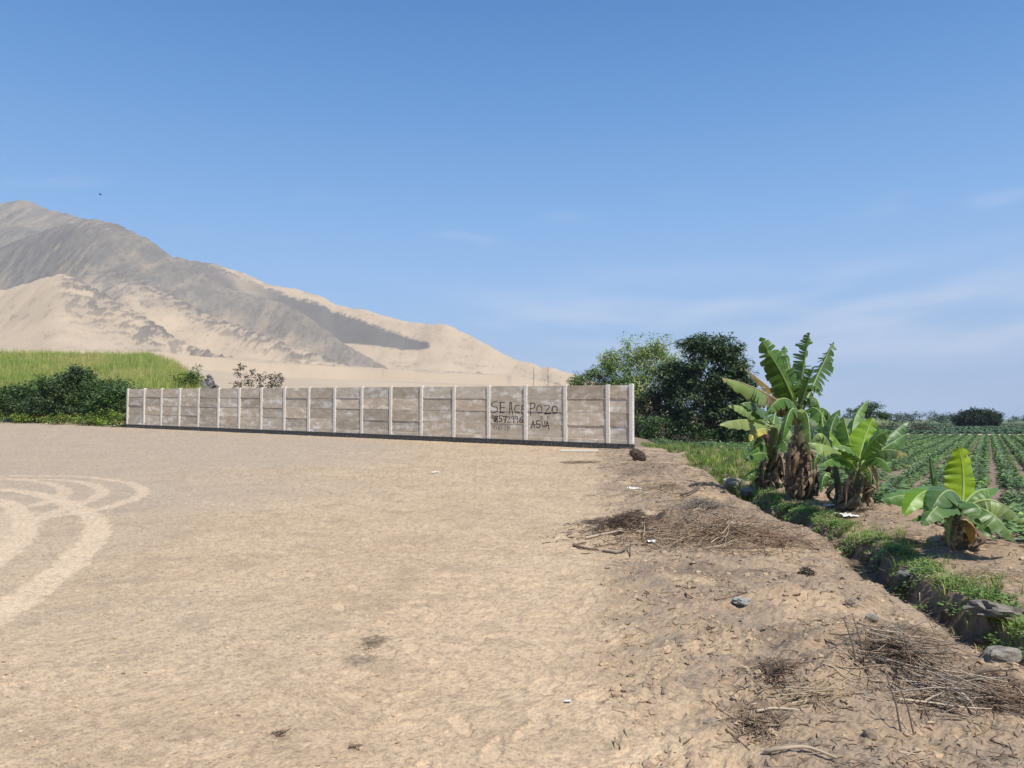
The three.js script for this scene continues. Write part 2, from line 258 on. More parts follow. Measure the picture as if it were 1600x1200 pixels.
const grainTex = noiseTex(1024, (u, v) => { const a = 0.92 + 0.15 * tor(u, v, 60, 1) + 0.14 * tor(u, v, 140, 2) + 0.12 * tor(u, v, 22, 3); const f = tor(u, v, 95, 7) > 0.72 ? 0.62 : 1; const g = a * f; return [g, g * 0.995, g * 0.985]; });
const grainBump = noiseTex(1024, (u, v) => { const a = 0.5 + 0.2 * tor(u, v, 50, 11) + 0.16 * tor(u, v, 110, 2) + 0.14 * tor(u, v, 20, 13); return [a, a, a]; }, false);
const groundMat = new THREE.MeshStandardMaterial({ vertexColors: true, roughness: 0.97, map: grainTex, bumpMap: grainBump, bumpScale: 0.006 });
function sheet(name, Xs, ds, hf, cf, mat, uvs) {
  const nx = Xs.length, nd = ds.length, p = new Float32Array(nx * nd * 3), c = new Float32Array(nx * nd * 3), uv = new Float32Array(nx * nd * 2), idx = new Uint32Array((nx - 1) * (nd - 1) * 6);
  let k = 0; for (let j = 0; j < nd; j++) for (let i = 0; i < nx; i++, k++) {
    const d = ds[j], x = Xs[i] * d; p[3 * k] = x; p[3 * k + 1] = hf(x, d, Xs[i]); p[3 * k + 2] = -d; const q = cf(x, d, Xs[i]); c[3 * k] = q[0]; c[3 * k + 1] = q[1]; c[3 * k + 2] = q[2]; uv[2 * k] = x / uvs; uv[2 * k + 1] = d / uvs;
  }
  let t = 0; for (let j = 0; j + 1 < nd; j++) for (let i = 0; i + 1 < nx; i++) { const a = j * nx + i, b = a + 1, e = a + nx, f = e + 1; idx[t++] = a; idx[t++] = b; idx[t++] = f; idx[t++] = a; idx[t++] = f; idx[t++] = e; }
  const g = new THREE.BufferGeometry(); g.setAttribute('position', new THREE.BufferAttribute(p, 3)); g.setAttribute('color', new THREE.BufferAttribute(c, 3)); g.setAttribute('uv', new THREE.BufferAttribute(uv, 2)); g.setIndex(new THREE.BufferAttribute(idx, 1)); g.computeVertexNormals();
  const m = mesh(name, g, mat); m.userData.kind = 'structure'; return m;
}
{
  const Xs = []; for (let i = 0; i <= 20; i++) Xs.push(-1.8 + i * 0.05); for (let i = 1; i < 900; i++) Xs.push(-0.8 + i * 1.62 / 900); for (let i = 0; i <= 16; i++) Xs.push(0.82 + i * 0.06);
  const ds = [0.6, 1.2, 1.8, 2.3]; for (let k = 0; k <= 430; k++) ds.push(1 / mix(1 / 2.7, 1 / 61, k / 430));
  sheet('ground', Xs, ds, (x, d) => H(x, d), groundColor, groundMat, 1.9);
}
const hillMat = new THREE.MeshStandardMaterial({ vertexColors: true, roughness: 1.0 });
{
  const Xs = []; for (let i = 0; i < 24; i++) Xs.push(-2.2 + i * 0.06); for (let i = 0; i < 620; i++) Xs.push(-0.76 + i * 0.94 / 620); for (let i = 0; i <= 60; i++) Xs.push(0.18 + i * 0.03);
  const ds = []; for (let k = 0; k < 40; k++) ds.push(59.5 * Math.pow(200 / 59.5, k / 40)); for (let k = 0; k < 330; k++) ds.push(200 + k * 2.1); for (let k = 0; k < 120; k++) ds.push(893 + k * 3.6); for (const d of [1340, 1400, 1500, 1700, 2000, 2500, 3100]) ds.push(d);
  const sA = [0.43, 0.338, 0.238], sB = [0.36, 0.283, 0.20], gA = [0.142, 0.131, 0.118], gB = [0.215, 0.189, 0.16], gT = [0.135, 0.124, 0.114], rk = [0.14, 0.125, 0.112], green = [0.10, 0.16, 0.045], plain = [0.13, 0.15, 0.075];
  const inf = {}; 
  const col = (x, d, X) => {
    if (X > 0.3 || d > 1700) { // cultivated plain to the right
      if (d < 91) return mixc(cField, [0.17, 0.14, 0.09], 0.4); const n = fbm(x * 0.02, d * 0.008, 3); return mixc([0.075, 0.115, 0.04], [0.15, 0.17, 0.08], clamp(0.35 + n));
    }
    hills(X, d, inf);
    const n = fbm(x * 0.02, d * 0.02, 4), f = fbm(x * 0.16, d * 0.16, 3, 0.7), e = N2(x * 0.55, d * 0.4);
    let c = mixc(sA, sB, clamp(0.4 + 0.9 * n + 0.25 * f));
    const g = mixc(gA, gB, clamp(0.4 + 0.9 * fbm(x * 0.03 + 9, d * 0.02, 5, 0.6) + 0.4 * f));
    const gul = sst(0.1, 0.5, fbm(x * 0.035 + 4, d * 0.006, 3));
    c = mixc(c, g, clamp(inf.dark * (1 - 0.25 * gul))); if (inf.tongue) c = mixc(c, mixc(gT, gB, 0.12 + 0.12 * n), clamp(inf.tongue));
    const vn = Math.abs(N2(x * 0.022 + 0.4 * N2(x * 0.02, d * 0.02), d * 0.006)); if (inf.dark > 0.2) c = mixc(c, sB, sst(0.10, 0.02, vn) * 0.55 * sst(-0.1, 0.5, fbm(x * 0.02 + 33, d * 0.02, 3)));
    const kn = fbm(x * 0.11, d * 0.075, 4, 0.62);
    c = mixc(c, gB, clamp(inf.rock * 0.55 * sst(-0.5, 0.3, fbm(x * 0.03 + 90, d * 0.03, 3))));
    c = mixc(c, rk, clamp(sst(0.0, 0.2, kn - 0.26 + 0.5 * inf.rock) * inf.rock * 0.95 + (inf.dark > 0.3 ? sst(0.18, 0.42, kn) * 0.55 : 0)));
    if (d > 190 && inf.rock < 0.2 && inf.dark < 0.3) c = mixc(c, rk, sst(0.36, 0.5, kn + 0.25 * n) * 0.4);
    if (X < -0.38 && d < 134) c = mixc(c, mixc(green, [0.30, 0.25, 0.13], clamp(0.5 + n)), sst(0.012, -0.006, X - grassEdge(d)) * sst(131, 127, d) * 0.9);
    const w = sst(0.12, 0.3, X); return w ? mixc(c, cField, w) : c;
  };
  sheet('hills', Xs, ds, (x, d, X) => { const h = d < 190 ? H(x, d) - 0.02 * sst(62, 60, d) : hills(X, d, null); const e = d > 190 ? hillBits(x, d, X) : 0; return h + e; }, col, hillMat, 20);
}
function hillBits(x, d, X) { if (X > 0.3) return 0; const o = {}; hills(X, d, o); const r = o.rock; return r * Math.max(0, fbm(x * 0.11, d * 0.075, 4, 0.62)) * 3.2 + 0.4 * fbm(x * 0.05, d * 0.05, 2) + Math.min(1, o.dark) * (1.8 * fbm(x * 0.05, d * 0.03, 5, 0.62) - 1.2 * Math.max(0, 0.35 - Math.abs(N2(x * 0.022 + 0.4 * N2(x * 0.02, d * 0.02), d * 0.006)))); }
{ const g = new THREE.CircleGeometry(3200, 72).rotateX(-Math.PI / 2); const m = mesh('plain', g, new THREE.MeshStandardMaterial({ color: new THREE.Color().setRGB(0.26, 0.22, 0.15), roughness: 1 })); m.position.y = -1.3; m.userData.kind = 'structure'; }
// pale farm track across the field
{
  const b = new GB(), c = [0.50, 0.44, 0.35]; let prev = null;
  for (let i = 0; i <= 40; i++) { const x = 41 + i * 1.3, d0 = 90.5 + 0.5 * N2(x * 0.1, 2), w = 2.2 + 0.4 * N2(x * 0.2, 5); const k = mixc(c, cSand, 0.4 + 0.4 * N2(x, 3)); const p = b.v(x, FIELD + 0.16, -(d0 - w), k), r = b.v(x, FIELD + 0.20, -(d0 + w), k); if (prev) b.q(prev[0], p, r, prev[1]); prev = [p, r]; }
  mesh('farm_track', b.geo(), hillMat).userData.kind = 'structure';
}
console.log('terrain done');
// ---------------------------------------------------------------- the precast concrete wall
{
  const conc = (u, v, seed) => { // u, v in metres
    const a = fbm(u * 1.1 + seed, v * 2.6, 4, 0.6), b = fbm(u * 0.55 + 31 + seed, v * 1.1, 4, 0.65), f = fbm(u * 14 + seed, v * 14, 3, 0.7), st = fbm(u * 6 + seed * 2, v * 0.8, 3);
    let c = mixc([0.39, 0.325, 0.245], [0.51, 0.448, 0.362], clamp(0.5 + 0.9 * a)); c = mixc(c, [0.68, 0.645, 0.59], sst(0.02, 0.65, b + 0.4 * a + 0.3 * f) * 0.9); c = mixc(c, [0.31, 0.255, 0.195], sst(0.15, 0.7, st + 0.25 * f) * 0.4);
    const k = 1 + 0.16 * f; return [c[0] * k, c[1] * k, c[2] * k];
  };
  const concTex = noiseTex(1024, (u, v) => conc(u * 8, v * 8, 3));
  const bump = noiseTex(512, (u, v) => { const a = 0.5 + 0.25 * tor(u, v, 40, 3) + 0.2 * tor(u, v, 90, 5); return [a, a, a]; }, false);
  const panelMat = new THREE.MeshStandardMaterial({ map: concTex, vertexColors: true, roughness: 0.93, bumpMap: bump, bumpScale: 0.004 });
  const postMat = new THREE.MeshStandardMaterial({ map: noiseTex(256, (u, v) => { const k = 0.64 * (1 + 0.14 * tor(u, v, 12, 4) + 0.12 * tor(u, v, 50, 2)); return [k, k * 0.935, k * 0.835]; }), roughness: 0.9, bumpMap: bump, bumpScale: 0.003 });
  const tarMat = new THREE.MeshStandardMaterial({ map: noiseTex(256, (u, v) => { const k = 0.042 * (1 + 0.5 * tor(u, v, 8, 4) + 0.35 * tor(u, v, 40, 2)) + (tor(u, v, 10, 9) > 0.45 ? 0.05 : 0); return [k * 1.03, k, k * 0.98]; }), roughness: 0.8 });
  // writing brushed on two bays; canvas units are those of a bay 515 wide and 775 high (four panels)
  function writtenMat(W, Hh, seed, strokes) {
    const S = 1.6, cv = document.createElement('canvas'); cv.width = Math.round(W * S); cv.height = Math.round(Hh * S); const g = cv.getContext('2d'), im = g.createImageData(cv.width, cv.height);
    for (let j = 0; j < cv.height; j++) for (let i = 0; i < cv.width; i++) { const c = conc(i / cv.width * 1.8, j / cv.height * 2.08, seed), k = (j * cv.width + i) * 4; for (let q = 0; q < 3; q++) im.data[k + q] = toS(c[q]) * 255; im.data[k + 3] = 255; }
    g.putImageData(im, 0, 0); g.scale(S, S); g.lineCap = 'round'; g.lineJoin = 'round';
    for (const [w, al, ...pts] of strokes) for (let r = 0; r < 5; r++) { g.strokeStyle = `rgba(${38 + rr(-8, 8)},${33 + rr(-6, 6)},${30 + rr(-6, 6)},${al * rr(0.5, 0.9)})`; g.lineWidth = w * rr(0.4, 1.1); g.beginPath(); pts.forEach(([x, y], n) => { const X = x + rr(-2, 2), Y = y + rr(-2, 2); n ? g.lineTo(X, Y) : g.moveTo(X, Y); }); g.stroke(); }
    const t = new THREE.CanvasTexture(cv); t.colorSpace = THREE.SRGBColorSpace; return new THREE.MeshStandardMaterial({ map: t, roughness: 0.93, bumpMap: null });
  }
  const E = (x, y, w, h) => { const o = []; for (let k = 0; k <= 14; k++) { const a = k / 14 * 6.2832 - 1.5; o.push([x + w * Math.cos(a), y + h * Math.sin(a)]); } return o; };
  const bayA = writtenMat(515, 775, 12, [
    [13, 1, [108, 238], [60, 250], [22, 285], [40, 318], [108, 335], [118, 380], [80, 415], [20, 424]],
    [13, 1, [160, 255], [156, 415]], [13, 1, [150, 262], [230, 255]], [13, 1, [158, 342], [222, 338]], [13, 1, [154, 416], [212, 414]],
    [13, 1, [295, 435], [302, 255], [318, 255], [338, 440]], [11, 1, [298, 360], [332, 356]],
    [13, 1, [438, 298], [390, 302], [368, 350], [380, 410], [440, 424]],
    [13, 1, [478, 300], [470, 430]], [12, 1, [475, 300], [512, 296]], [12, 1, [474, 360], [512, 358]], [12, 1, [470, 430], [512, 432]],
    [14, 1, ...E(48, 488, 17, 22)], [14, 1, [66, 480], [64, 560]], [13, 1, ...E(98, 490, 15, 20)], [13, 1, ...E(98, 540, 16, 26)], [11, 1, [82, 470], [120, 570]], [11, 1, [120, 475], [78, 560]],
    [13, 1, [182, 466], [146, 468], [144, 505], [176, 512], [180, 545], [140, 562]], [13, 1, [200, 478], [246, 470], [226, 570]], [11, 1, [208, 520], [244, 518]], [13, 1, [262, 490], [284, 470], [304, 490], [262, 565], [310, 562]],
    [13, 1, ...E(342, 490, 17, 22)], [13, 1, [360, 480], [358, 575]], [13, 1, ...E(396, 490, 16, 22)], [13, 1, [413, 480], [411, 572]], [13, 1, [480, 470], [446, 510], [442, 550], [470, 565], [492, 545], [480, 520], [446, 530]],
    [10, 0.30, [48, 612], [42, 650], [66, 648]], [10, 0.30, [66, 608], [64, 690]], [10, 0.3, [112, 612], [88, 614], [88, 640], [110, 650], [88, 690]], [10, 0.28, [140, 608], [128, 690], [146, 660]], [10, 0.3, [190, 612], [162, 614], [160, 640], [188, 655], [160, 690]], [10, 0.26, [214, 614], [238, 612], [224, 690]], [10, 0.28, [264, 610], [262, 690]], [10, 0.25, [286, 612], [284, 688]], [9, 0.22, [262, 650], [286, 648]],
  ]);
  const bayB = writtenMat(555, 775, 47, [
    [13, 1, [52, 262], [50, 450]], [13, 1, [46, 268], [110, 262], [126, 300], [108, 338], [52, 352]], [14, 1, ...E(188, 355, 40, 55)],
    [13, 1, [258, 305], [330, 292], [340, 318], [268, 420], [348, 416]], [11, 1, [262, 428], [345, 424]], [14, 1, ...E(415, 362, 38, 54)],
    [9, 0.3, [212, 458], [210, 510], [236, 500], [232, 468], [212, 458]], [10, 0.32, [335, 455], [306, 458], [308, 505], [338, 502]], [9, 0.3, [306, 480], [332, 478]],
    [14, 1, [65, 640], [92, 535], [112, 640]], [12, 1, [66, 596], [112, 590]], [14, 1, [200, 530], [146, 534], [142, 580], [190, 578], [200, 615], [170, 640], [140, 626]], [12, 1, [120, 592], [205, 590]], [14, 1, [226, 540], [230, 600], [246, 620], [268, 610], [270, 540]], [14, 1, [282, 630], [304, 540], [330, 655]], [12, 1, [286, 600], [326, 596]],
    [16, 0.9, [4, 210], [6, 214]], [16, 0.8, [4, 610], [6, 614]],
  ]);
  const slope = 0.0178, k0 = -0.52, start = V(WP[0] + WT[0] * WSP * k0, 0, -(WP[1] + WT[1] * WSP * k0)); start.y = 0.43;
  const wall = thing('precast_wall', 'long grey precast concrete panel wall with pale posts and black painted foot', 'wall', start);
  wall.rotation.y = Math.atan2(WT[1], WT[0]);   // local x runs along the wall, away to the left; local -z... faces set below
  // which local z looks at the camera
  wall.updateMatrixWorld(); const inv = wall.matrixWorld.clone().invert(), cl = V(0, EYE, 0).applyMatrix4(inv), sgn = Math.sign(cl.z);
  const shear = (g, x0) => { const p = g.attributes.position; for (let i = 0; i < p.count; i++) p.setY(i, p.getY(i) + (p.getX(i)) * slope); g.computeVertexNormals(); return g; };
  const PL = 0.21, BAND = 0.15, ROW = 0.53, TOP = PL + BAND + 4 * ROW;
  const xs = [0]; for (let k = 0; k <= 18; k++) xs.push((k - k0) * WSP);
  const tint = (g, c) => { const n = g.attributes.position.count, a = new Float32Array(n * 3); for (let i = 0; i < n; i++) { a[3 * i] = c[0]; a[3 * i + 1] = c[1]; a[3 * i + 2] = c[2]; } g.setAttribute('color', new THREE.BufferAttribute(a, 3)); };
  const planar = (g, f) => { const p = g.attributes.position, uv = g.attributes.uv; for (let i = 0; i < p.count; i++) { const [u, v] = f(p.getX(i), p.getY(i)); uv.setXY(i, u, v); } };
  xs.forEach((x, n) => {   // posts
    const lean = rr(-0.006, 0.006), pw = 0.155, h = TOP + 0.035 - PL + rr(-0.012, 0.012);
    const g = new RoundedBoxGeometry(pw, h, 0.15, 1, 0.012); g.rotateZ(lean); g.translate(0, PL + h / 2, 0); const off = rr(0, 1); planar(g, (a, b) => [a * 0.8 + off, b * 0.8 + off * 3]); g.translate(x, slope * x, 0); mesh('post', g, postMat, wall);
    const f = new RoundedBoxGeometry(pw + 0.012, PL + 0.35, 0.166, 1, 0.01); f.translate(0, PL / 2 - 0.175 + 0.012, 0); planar(f, (a, b) => [a + off, b + off]); f.translate(x, slope * x, 0); mesh('post_foot', f, tarMat, wall);
  });
  for (let b = 0; b + 1 < xs.length; b++) {
    const x0 = xs[b] + 0.05, x1 = xs[b + 1] - 0.05, w = x1 - x0, cx = (x0 + x1) / 2;
    const written = b === 3 ? [bayA, 0] : b === 2 ? [bayB, 0] : null;
    for (let r = 0; r < 4; r++) {
      const g = new RoundedBoxGeometry(w, ROW - 0.012, 0.05, 1, 0.005); const ou = rr(0, 1), ov = rr(0, 1), k = rr(0.78, 1.18), warm = rr(-0.02, 0.05);
      if (written) planar(g, (a, y) => [1 - clamp((a + w / 2 - 0.03) / (w - 0.06)), clamp((r + 0.5 + y / ROW) / 4, 0.001, 0.999)]); else planar(g, (a, y) => [a / 8 + ou, y / 8 + ov]);
      tint(g, [k * (1 + warm), k, k * (1 - warm)]);
      g.rotateX(-sgn * rr(0.022, 0.045)); shear(g); const y = PL + BAND + ROW * (r + 0.5); g.translate(cx, y + slope * cx, sgn * rr(-0.012, 0.010)); mesh('panel', g, written ? written[0] : panelMat, wall);
    }
    const g = new RoundedBoxGeometry(w, BAND - 0.006, 0.06, 1, 0.008); const ou = rr(0, 1); planar(g, (a, y) => [a / 8 + ou, y / 8 + 0.3]); tint(g, [1.12, 1.12, 1.12]); shear(g); g.translate(cx, PL + BAND / 2 + slope * cx, sgn * 0.006); mesh('sill_strip', g, panelMat, wall);
    const p = new RoundedBoxGeometry(w, PL + 0.34, 0.10, 1, 0.01); planar(p, (a, y) => [a * 0.7 + ou, y * 0.7]); shear(p); p.translate(cx, PL / 2 - 0.17 + slope * cx, sgn * 0.02); mesh('plinth', p, tarMat, wall);
  }
}
console.log('wall done');

// ---------------------------------------------------------------- trees and bushes
const leafMat = new THREE.MeshPhysicalMaterial({ vertexColors: true, roughness: 0.45, side: THREE.DoubleSide, transmission: 0.22, thickness: 0, specularIntensity: 0.5 });
const barkMat = new THREE.MeshStandardMaterial({ vertexColors: true, roughness: 0.95 });
const woodMat = new THREE.MeshStandardMaterial({ vertexColors: true, roughness: 0.9 });
const pick = (a) => a[Math.floor(rnd() * a.length)];
function rdir() { const z = rr(-1, 1), a = rr(0, 6.2832), r = Math.sqrt(1 - z * z); return V(r * Math.cos(a), z, r * Math.sin(a)); }
// blobs: [x, y, z, rx, ry, rz, clumps] in the tree's own space
function foliage(b, blobs, o) {
  const tips = [];
  for (const [bx, by, bz, rx, ry, rz, n] of blobs) for (let k = 0; k < n; k++) {
    const D = rdir(), R = Math.pow(rnd(), o.hollow ?? 0.35) * rr(0.86, 1.08); const C = V(bx + D.x * rx * R, by + D.y * ry * R, bz + D.z * rz * R); if (C.y < (o.floor ?? 0.05)) C.y = (o.floor ?? 0.05) + rnd() * 0.2; tips.push(C);
    const cr = o.clump * rr(0.6, 1.35), col = pick(o.colors), m = Math.round(o.per * rr(0.6, 1.4));
    for (let q = 0; q < m; q++) {
      const e = rdir(), rad = cr * Math.pow(rnd(), 0.45); const x = C.x + e.x * rad, y = Math.max(0.02, C.y + e.y * rad * (o.flat ?? 0.75)), z = C.z + e.z * rad;
      const dir = V(e.x + D.x * 0.5 + rr(-0.6, 0.6), e.y * 0.5 - (o.droop ?? 0.25) + rr(-0.5, 0.5), e.z + D.z * 0.5 + rr(-0.6, 0.6)).normalize(); const nor = V(rr(-0.7, 0.7) + e.x * 0.4, 0.9, rr(-0.7, 0.7) + e.z * 0.4); nor.addScaledVector(dir, -nor.dot(dir)).normalize();
      const L = o.leaf * rr(0.65, 1.35), kk = rr(0.75, 1.25); b.leaf(x, y, z, dir, nor, L, L * (o.ratio ?? 0.45), [col[0] * kk, col[1] * kk, col[2] * kk]);
    }
  }
  return tips;
}
function limbs(b, tips, trunkTop, r, c, n, base = V(0, 0, 0)) { for (let k = 0; k < n && k < tips.length; k++) { const t = tips[Math.floor(k * tips.length / n)]; const s = base.clone().lerp(trunkTop, rr(0.45, 1)); const m = s.clone().lerp(t, 0.5).add(V(rr(-0.3, 0.3), rr(0.0, 0.4), rr(-0.3, 0.3))); b.tube([s, m, t], r * rr(0.35, 0.6), r * 0.08, 4, c); } }
function tree(name, label, category, pos, blobs, o, group) {
  const t = thing(name, label, category, pos, group), g = new GB(), tr = new GB(); const tips = foliage(g, blobs, o);
  const top = V(o.lean?.[0] ?? 0, o.trunk, o.lean?.[1] ?? 0), c = o.bark ?? [0.16, 0.125, 0.095];
  if (o.stems) for (let k = 0; k < o.stems; k++) { const a = rr(0, 6.28), e = pick(tips); const s = V(Math.cos(a) * 0.2 * (o.spread ?? 1), -0.25, Math.sin(a) * 0.2 * (o.spread ?? 1)); tr.tube([s, s.clone().lerp(e, 0.5).add(V(rr(-0.15, 0.15), 0.1, rr(-0.15, 0.15))), e], o.r, o.r * 0.25, 5, c); }
  else { tr.tube([V(0, -0.3, 0), V(top.x * 0.2 + rr(-0.05, 0.05), top.y * 0.3, top.z * 0.2), V(top.x * 0.6, top.y * 0.7, top.z * 0.6), top], o.r, o.r * 0.45, 8, c); limbs(tr, tips, top, o.r, c, o.limbs ?? 18); }
  mesh(o.stems ? 'stems' : 'trunk', tr.geo(), barkMat, t); mesh('crown', g.geo(), leafMat, t); return t;
}
const groundAt = (x, d) => V(x, d > 190 ? FIELD : H(x, d), -d);
const DK = [[0.058, 0.098, 0.04], [0.072, 0.118, 0.046], [0.10, 0.15, 0.06], [0.06, 0.10, 0.05]];
const MD = [[0.085, 0.155, 0.036], [0.11, 0.19, 0.042], [0.075, 0.135, 0.038], [0.14, 0.21, 0.05]];
const LT = [[0.22, 0.32, 0.08], [0.29, 0.36, 0.10], [0.17, 0.27, 0.07], [0.36, 0.39, 0.13]];
const YG = [[0.15, 0.24, 0.03], [0.20, 0.28, 0.035], [0.11, 0.19, 0.03], [0.26, 0.28, 0.06]];
{
  // right of the wall, behind it
  const g1 = groundAt(17.2, 58); const off = (px, py, d, g) => at(px, py, d).sub(g);
  const blob = (px, py, d, rx, ry, rz, n, g) => { const p = off(px, py, d, g); return [p.x, p.y, p.z, rx, ry, rz, n]; };
  tree('mango_tree', 'tall round tree with dense dark green crown, behind the largest banana plant', 'tree', g1, [
    blob(1105, 580, 58, 2.4, 2.5, 2.3, 120, g1), blob(1140, 615, 58, 1.9, 1.9, 2.0, 70, g1), blob(1075, 625, 58, 1.9, 1.9, 2.0, 60, g1), blob(1090, 540, 58, 1.3, 0.8, 1.2, 30, g1), blob(1130, 655, 58, 2.2, 1.6, 2, 60, g1), blob(1158, 588, 58, 1.1, 1.3, 1.2, 40, g1), blob(1130, 545, 58, 1.2, 0.9, 1.2, 36, g1), blob(1055, 590, 59, 1.5, 1.5, 1.4, 50, g1), blob(1165, 640, 57, 1.1, 1.5, 1.2, 40, g1)], { clump: 0.55, per: 70, leaf: 0.27, ratio: 0.42, colors: DK, trunk: 4.2, r: 0.24, droop: 0.45, hollow: 0.3 });
  const g2 = groundAt(12.0, 60);
  tree('dark_tree', 'low dark tree with brownish bare twigs and thin pale trunk, beside the wall end', 'tree', g2, [blob(1035, 625, 60, 1.6, 1.4, 1.4, 50, g2), blob(1010, 650, 60, 1.2, 1.7, 1.3, 45, g2), blob(1060, 655, 60, 1.2, 1.2, 1.2, 30, g2), blob(1003, 680, 58, 0.7, 0.8, 1, 20, g2)], { clump: 0.5, per: 64, leaf: 0.24, ratio: 0.4, colors: [...DK, [0.075, 0.06, 0.045], [0.085, 0.07, 0.05]], trunk: 2.8, r: 0.11, bark: [0.3, 0.25, 0.2], limbs: 26, droop: 0.4 });
  const g3 = groundAt(10.8, 66);
  tree('pale_tree', 'airy tree with sparse yellow green leaves, rising behind the wall end', 'tree', g3, [blob(1000, 560, 66, 2.4, 1.8, 2, 60, g3), blob(1025, 545, 66, 1.4, 1.1, 1.4, 26, g3), blob(960, 570, 66, 1.7, 1.2, 1.5, 32, g3), blob(1030, 585, 65, 1.6, 1.4, 1.4, 34, g3), blob(985, 600, 65, 2.2, 1.0, 1.5, 44, g3), blob(1050, 570, 65, 1.0, 1.4, 1.2, 30, g3), blob(1000, 625, 64, 2.0, 1.2, 1.2, 30, g3)], { clump: 0.6, per: 55, leaf: 0.21, ratio: 0.5, colors: LT, trunk: 3.6, r: 0.12, limbs: 26, bark: [0.24, 0.2, 0.15], hollow: 0.6, flat: 1 });
  const g4 = groundAt(6.6, 62);
  tree('leafy_tree', 'small mid green tree peeking just over the wall, left of the pale tree', 'tree', g4, [blob(938, 590, 62, 1.1, 1.0, 1.1, 36, g4), blob(905, 598, 62, 0.8, 0.7, 0.9, 22, g4), blob(948, 575, 62, 0.5, 0.6, 0.5, 10, g4), blob(965, 605, 62, 1.0, 1.0, 1, 20, g4)], { clump: 0.4, per: 55, leaf: 0.22, ratio: 0.36, colors: MD, trunk: 2.6, r: 0.09, droop: 0.5 });
  const g5 = groundAt(13.4, 57);
  for (const [px, py, d, lab] of [[1015, 692, 56, 'low shaded bush at the corner of the wall end'], [1075, 690, 57, 'low shaded bush under the dark round tree'], [1150, 688, 57, 'low shaded bush left of the dark bananas in front of the field'], [1040, 688, 61, 'low shaded bush behind the thin pale trunk'], [1105, 688, 60, 'low shaded bush between round tree and large banana']]) { const p = at(px, py, d); const g = groundAt(p.x, d); tree('understorey_bush', lab, 'bush', g, [[0, 0.9, 0, 1.7, 0.95, 0.9, 50]], { clump: 0.45, per: 44, leaf: 0.2, ratio: 0.4, colors: [...DK, MD[0], MD[2]], stems: 7, r: 0.03 }); }
  // behind the wall, left part
  const p5 = at(405, 600, 52), g6 = groundAt(p5.x, 52);
  tree('sapling', 'sparse sapling with dark leaf clusters standing above the left part of the wall', 'sapling', g6, [[372, 585], [378, 574], [388, 590], [396, 580], [402, 592], [410, 588], [392, 600], [366, 600], [380, 600], [404, 602], [425, 590], [432, 586], [438, 594], [428, 600], [420, 603], [436, 602]].map(([px, py]) => blob(px, py, 52, 0.14, 0.22, 0.2, 3, g6)), { clump: 0.15, per: 22, leaf: 0.18, ratio: 0.42, colors: [[0.05, 0.055, 0.03], [0.04, 0.05, 0.028], [0.07, 0.07, 0.04]], stems: 12, r: 0.018, spread: 2.5, flat: 1.4 });
  const p6 = at(285, 600, 70), g7 = groundAt(p6.x, 70);
  tree('green_bush', 'bright green bush standing just behind the wall at the field corner', 'bush', g7, [blob(290, 600, 70, 1.4, 1.3, 1.2, 34, g7), blob(306, 588, 70, 0.6, 1.0, 0.6, 14, g7), blob(262, 607, 70, 1.0, 0.7, 1, 16, g7)], { clump: 0.36, per: 50, leaf: 0.26, ratio: 0.3, colors: [...MD, YG[2], YG[0]], stems: 9, r: 0.03 });
  // the hedge left of the wall
  const hb = (lab, px, d, blobs, colors, o = {}) => { const p = at(px, 655, d), g = groundAt(p.x, d); tree('hedge_bush', lab, 'bush', g, blobs.map(([a, b, dd, ...r]) => blob(a, b, dd, ...r, g)), { clump: 0.45, per: 60, leaf: 0.22, ratio: 0.42, colors, stems: 12, r: 0.035, spread: 3, ...o }, 'bushes of the hedge beside the wall'); };
  hb('tallest bush of the hedge with dark round top, left of the wall', 110, 58, [[110, 622, 58, 2.6, 1.7, 1.6, 120], [128, 588, 58, 1.0, 0.75, 0.9, 34], [85, 600, 58, 1.3, 0.8, 1.1, 34], [140, 635, 57, 1.6, 1.2, 1.2, 50], [70, 640, 57.5, 1.6, 1.0, 1.1, 40]], [...DK, MD[0], MD[2]]);
  hb('low dark bush at the left edge of the hedge', 20, 60, [[10, 628, 60, 2.4, 1.2, 1.5, 80], [-60, 625, 61, 2.4, 1.3, 1.5, 50], [45, 640, 59, 1.2, 0.9, 1, 30]], [DK[1], DK[2], MD[2], MD[0], MD[1]]);
  hb('leafy green bush of the hedge touching the left end of the wall', 180, 54, [[178, 628, 54, 1.5, 1.25, 1.2, 70], [200, 625, 55, 1.0, 1.1, 1.2, 30], [160, 640, 54.5, 1.2, 0.9, 1, 36]], [MD[0], MD[2], DK[2], MD[1]]);
  hb('green bush filling the hedge between the tallest bush and the wall', 150, 57, [[155, 618, 57, 1.9, 1.3, 1.2, 60], [175, 608, 58, 1.3, 0.8, 1, 24]], [MD[0], MD[2], DK[2], MD[1]]);
  hb('green bush filling the hedge left of the tallest bush', 50, 59, [[50, 622, 59, 2.0, 1.3, 1.2, 60], [30, 612, 60, 1.4, 0.7, 1, 24]], [MD[0], MD[2], DK[2]]);
  for (const [px, d, lab] of [[35, 56.6, 'low yellow green weeds at the foot of the left hedge bush'], [95, 54.5, 'low yellow green weeds at the foot of the tallest hedge bush'], [150, 52.5, 'low yellow green weeds right of the tallest hedge bush'], [188, 50.6, 'low yellow green weeds against the left end of the wall']]) { const p = at(px, 655, d), g = groundAt(p.x, d); tree('weed_clump', lab, 'weeds', g, [[0, 0.32, 0, 1.75, 0.36, 0.6, 44], [0.3, 0.7, -0.5, 1.2, 0.5, 0.5, px > 120 ? 26 : 4]], { clump: 0.26, per: 24, leaf: 0.15, ratio: 0.5, colors: YG, stems: 8, r: 0.012, spread: 4 }, 'weeds along the hedge foot'); }
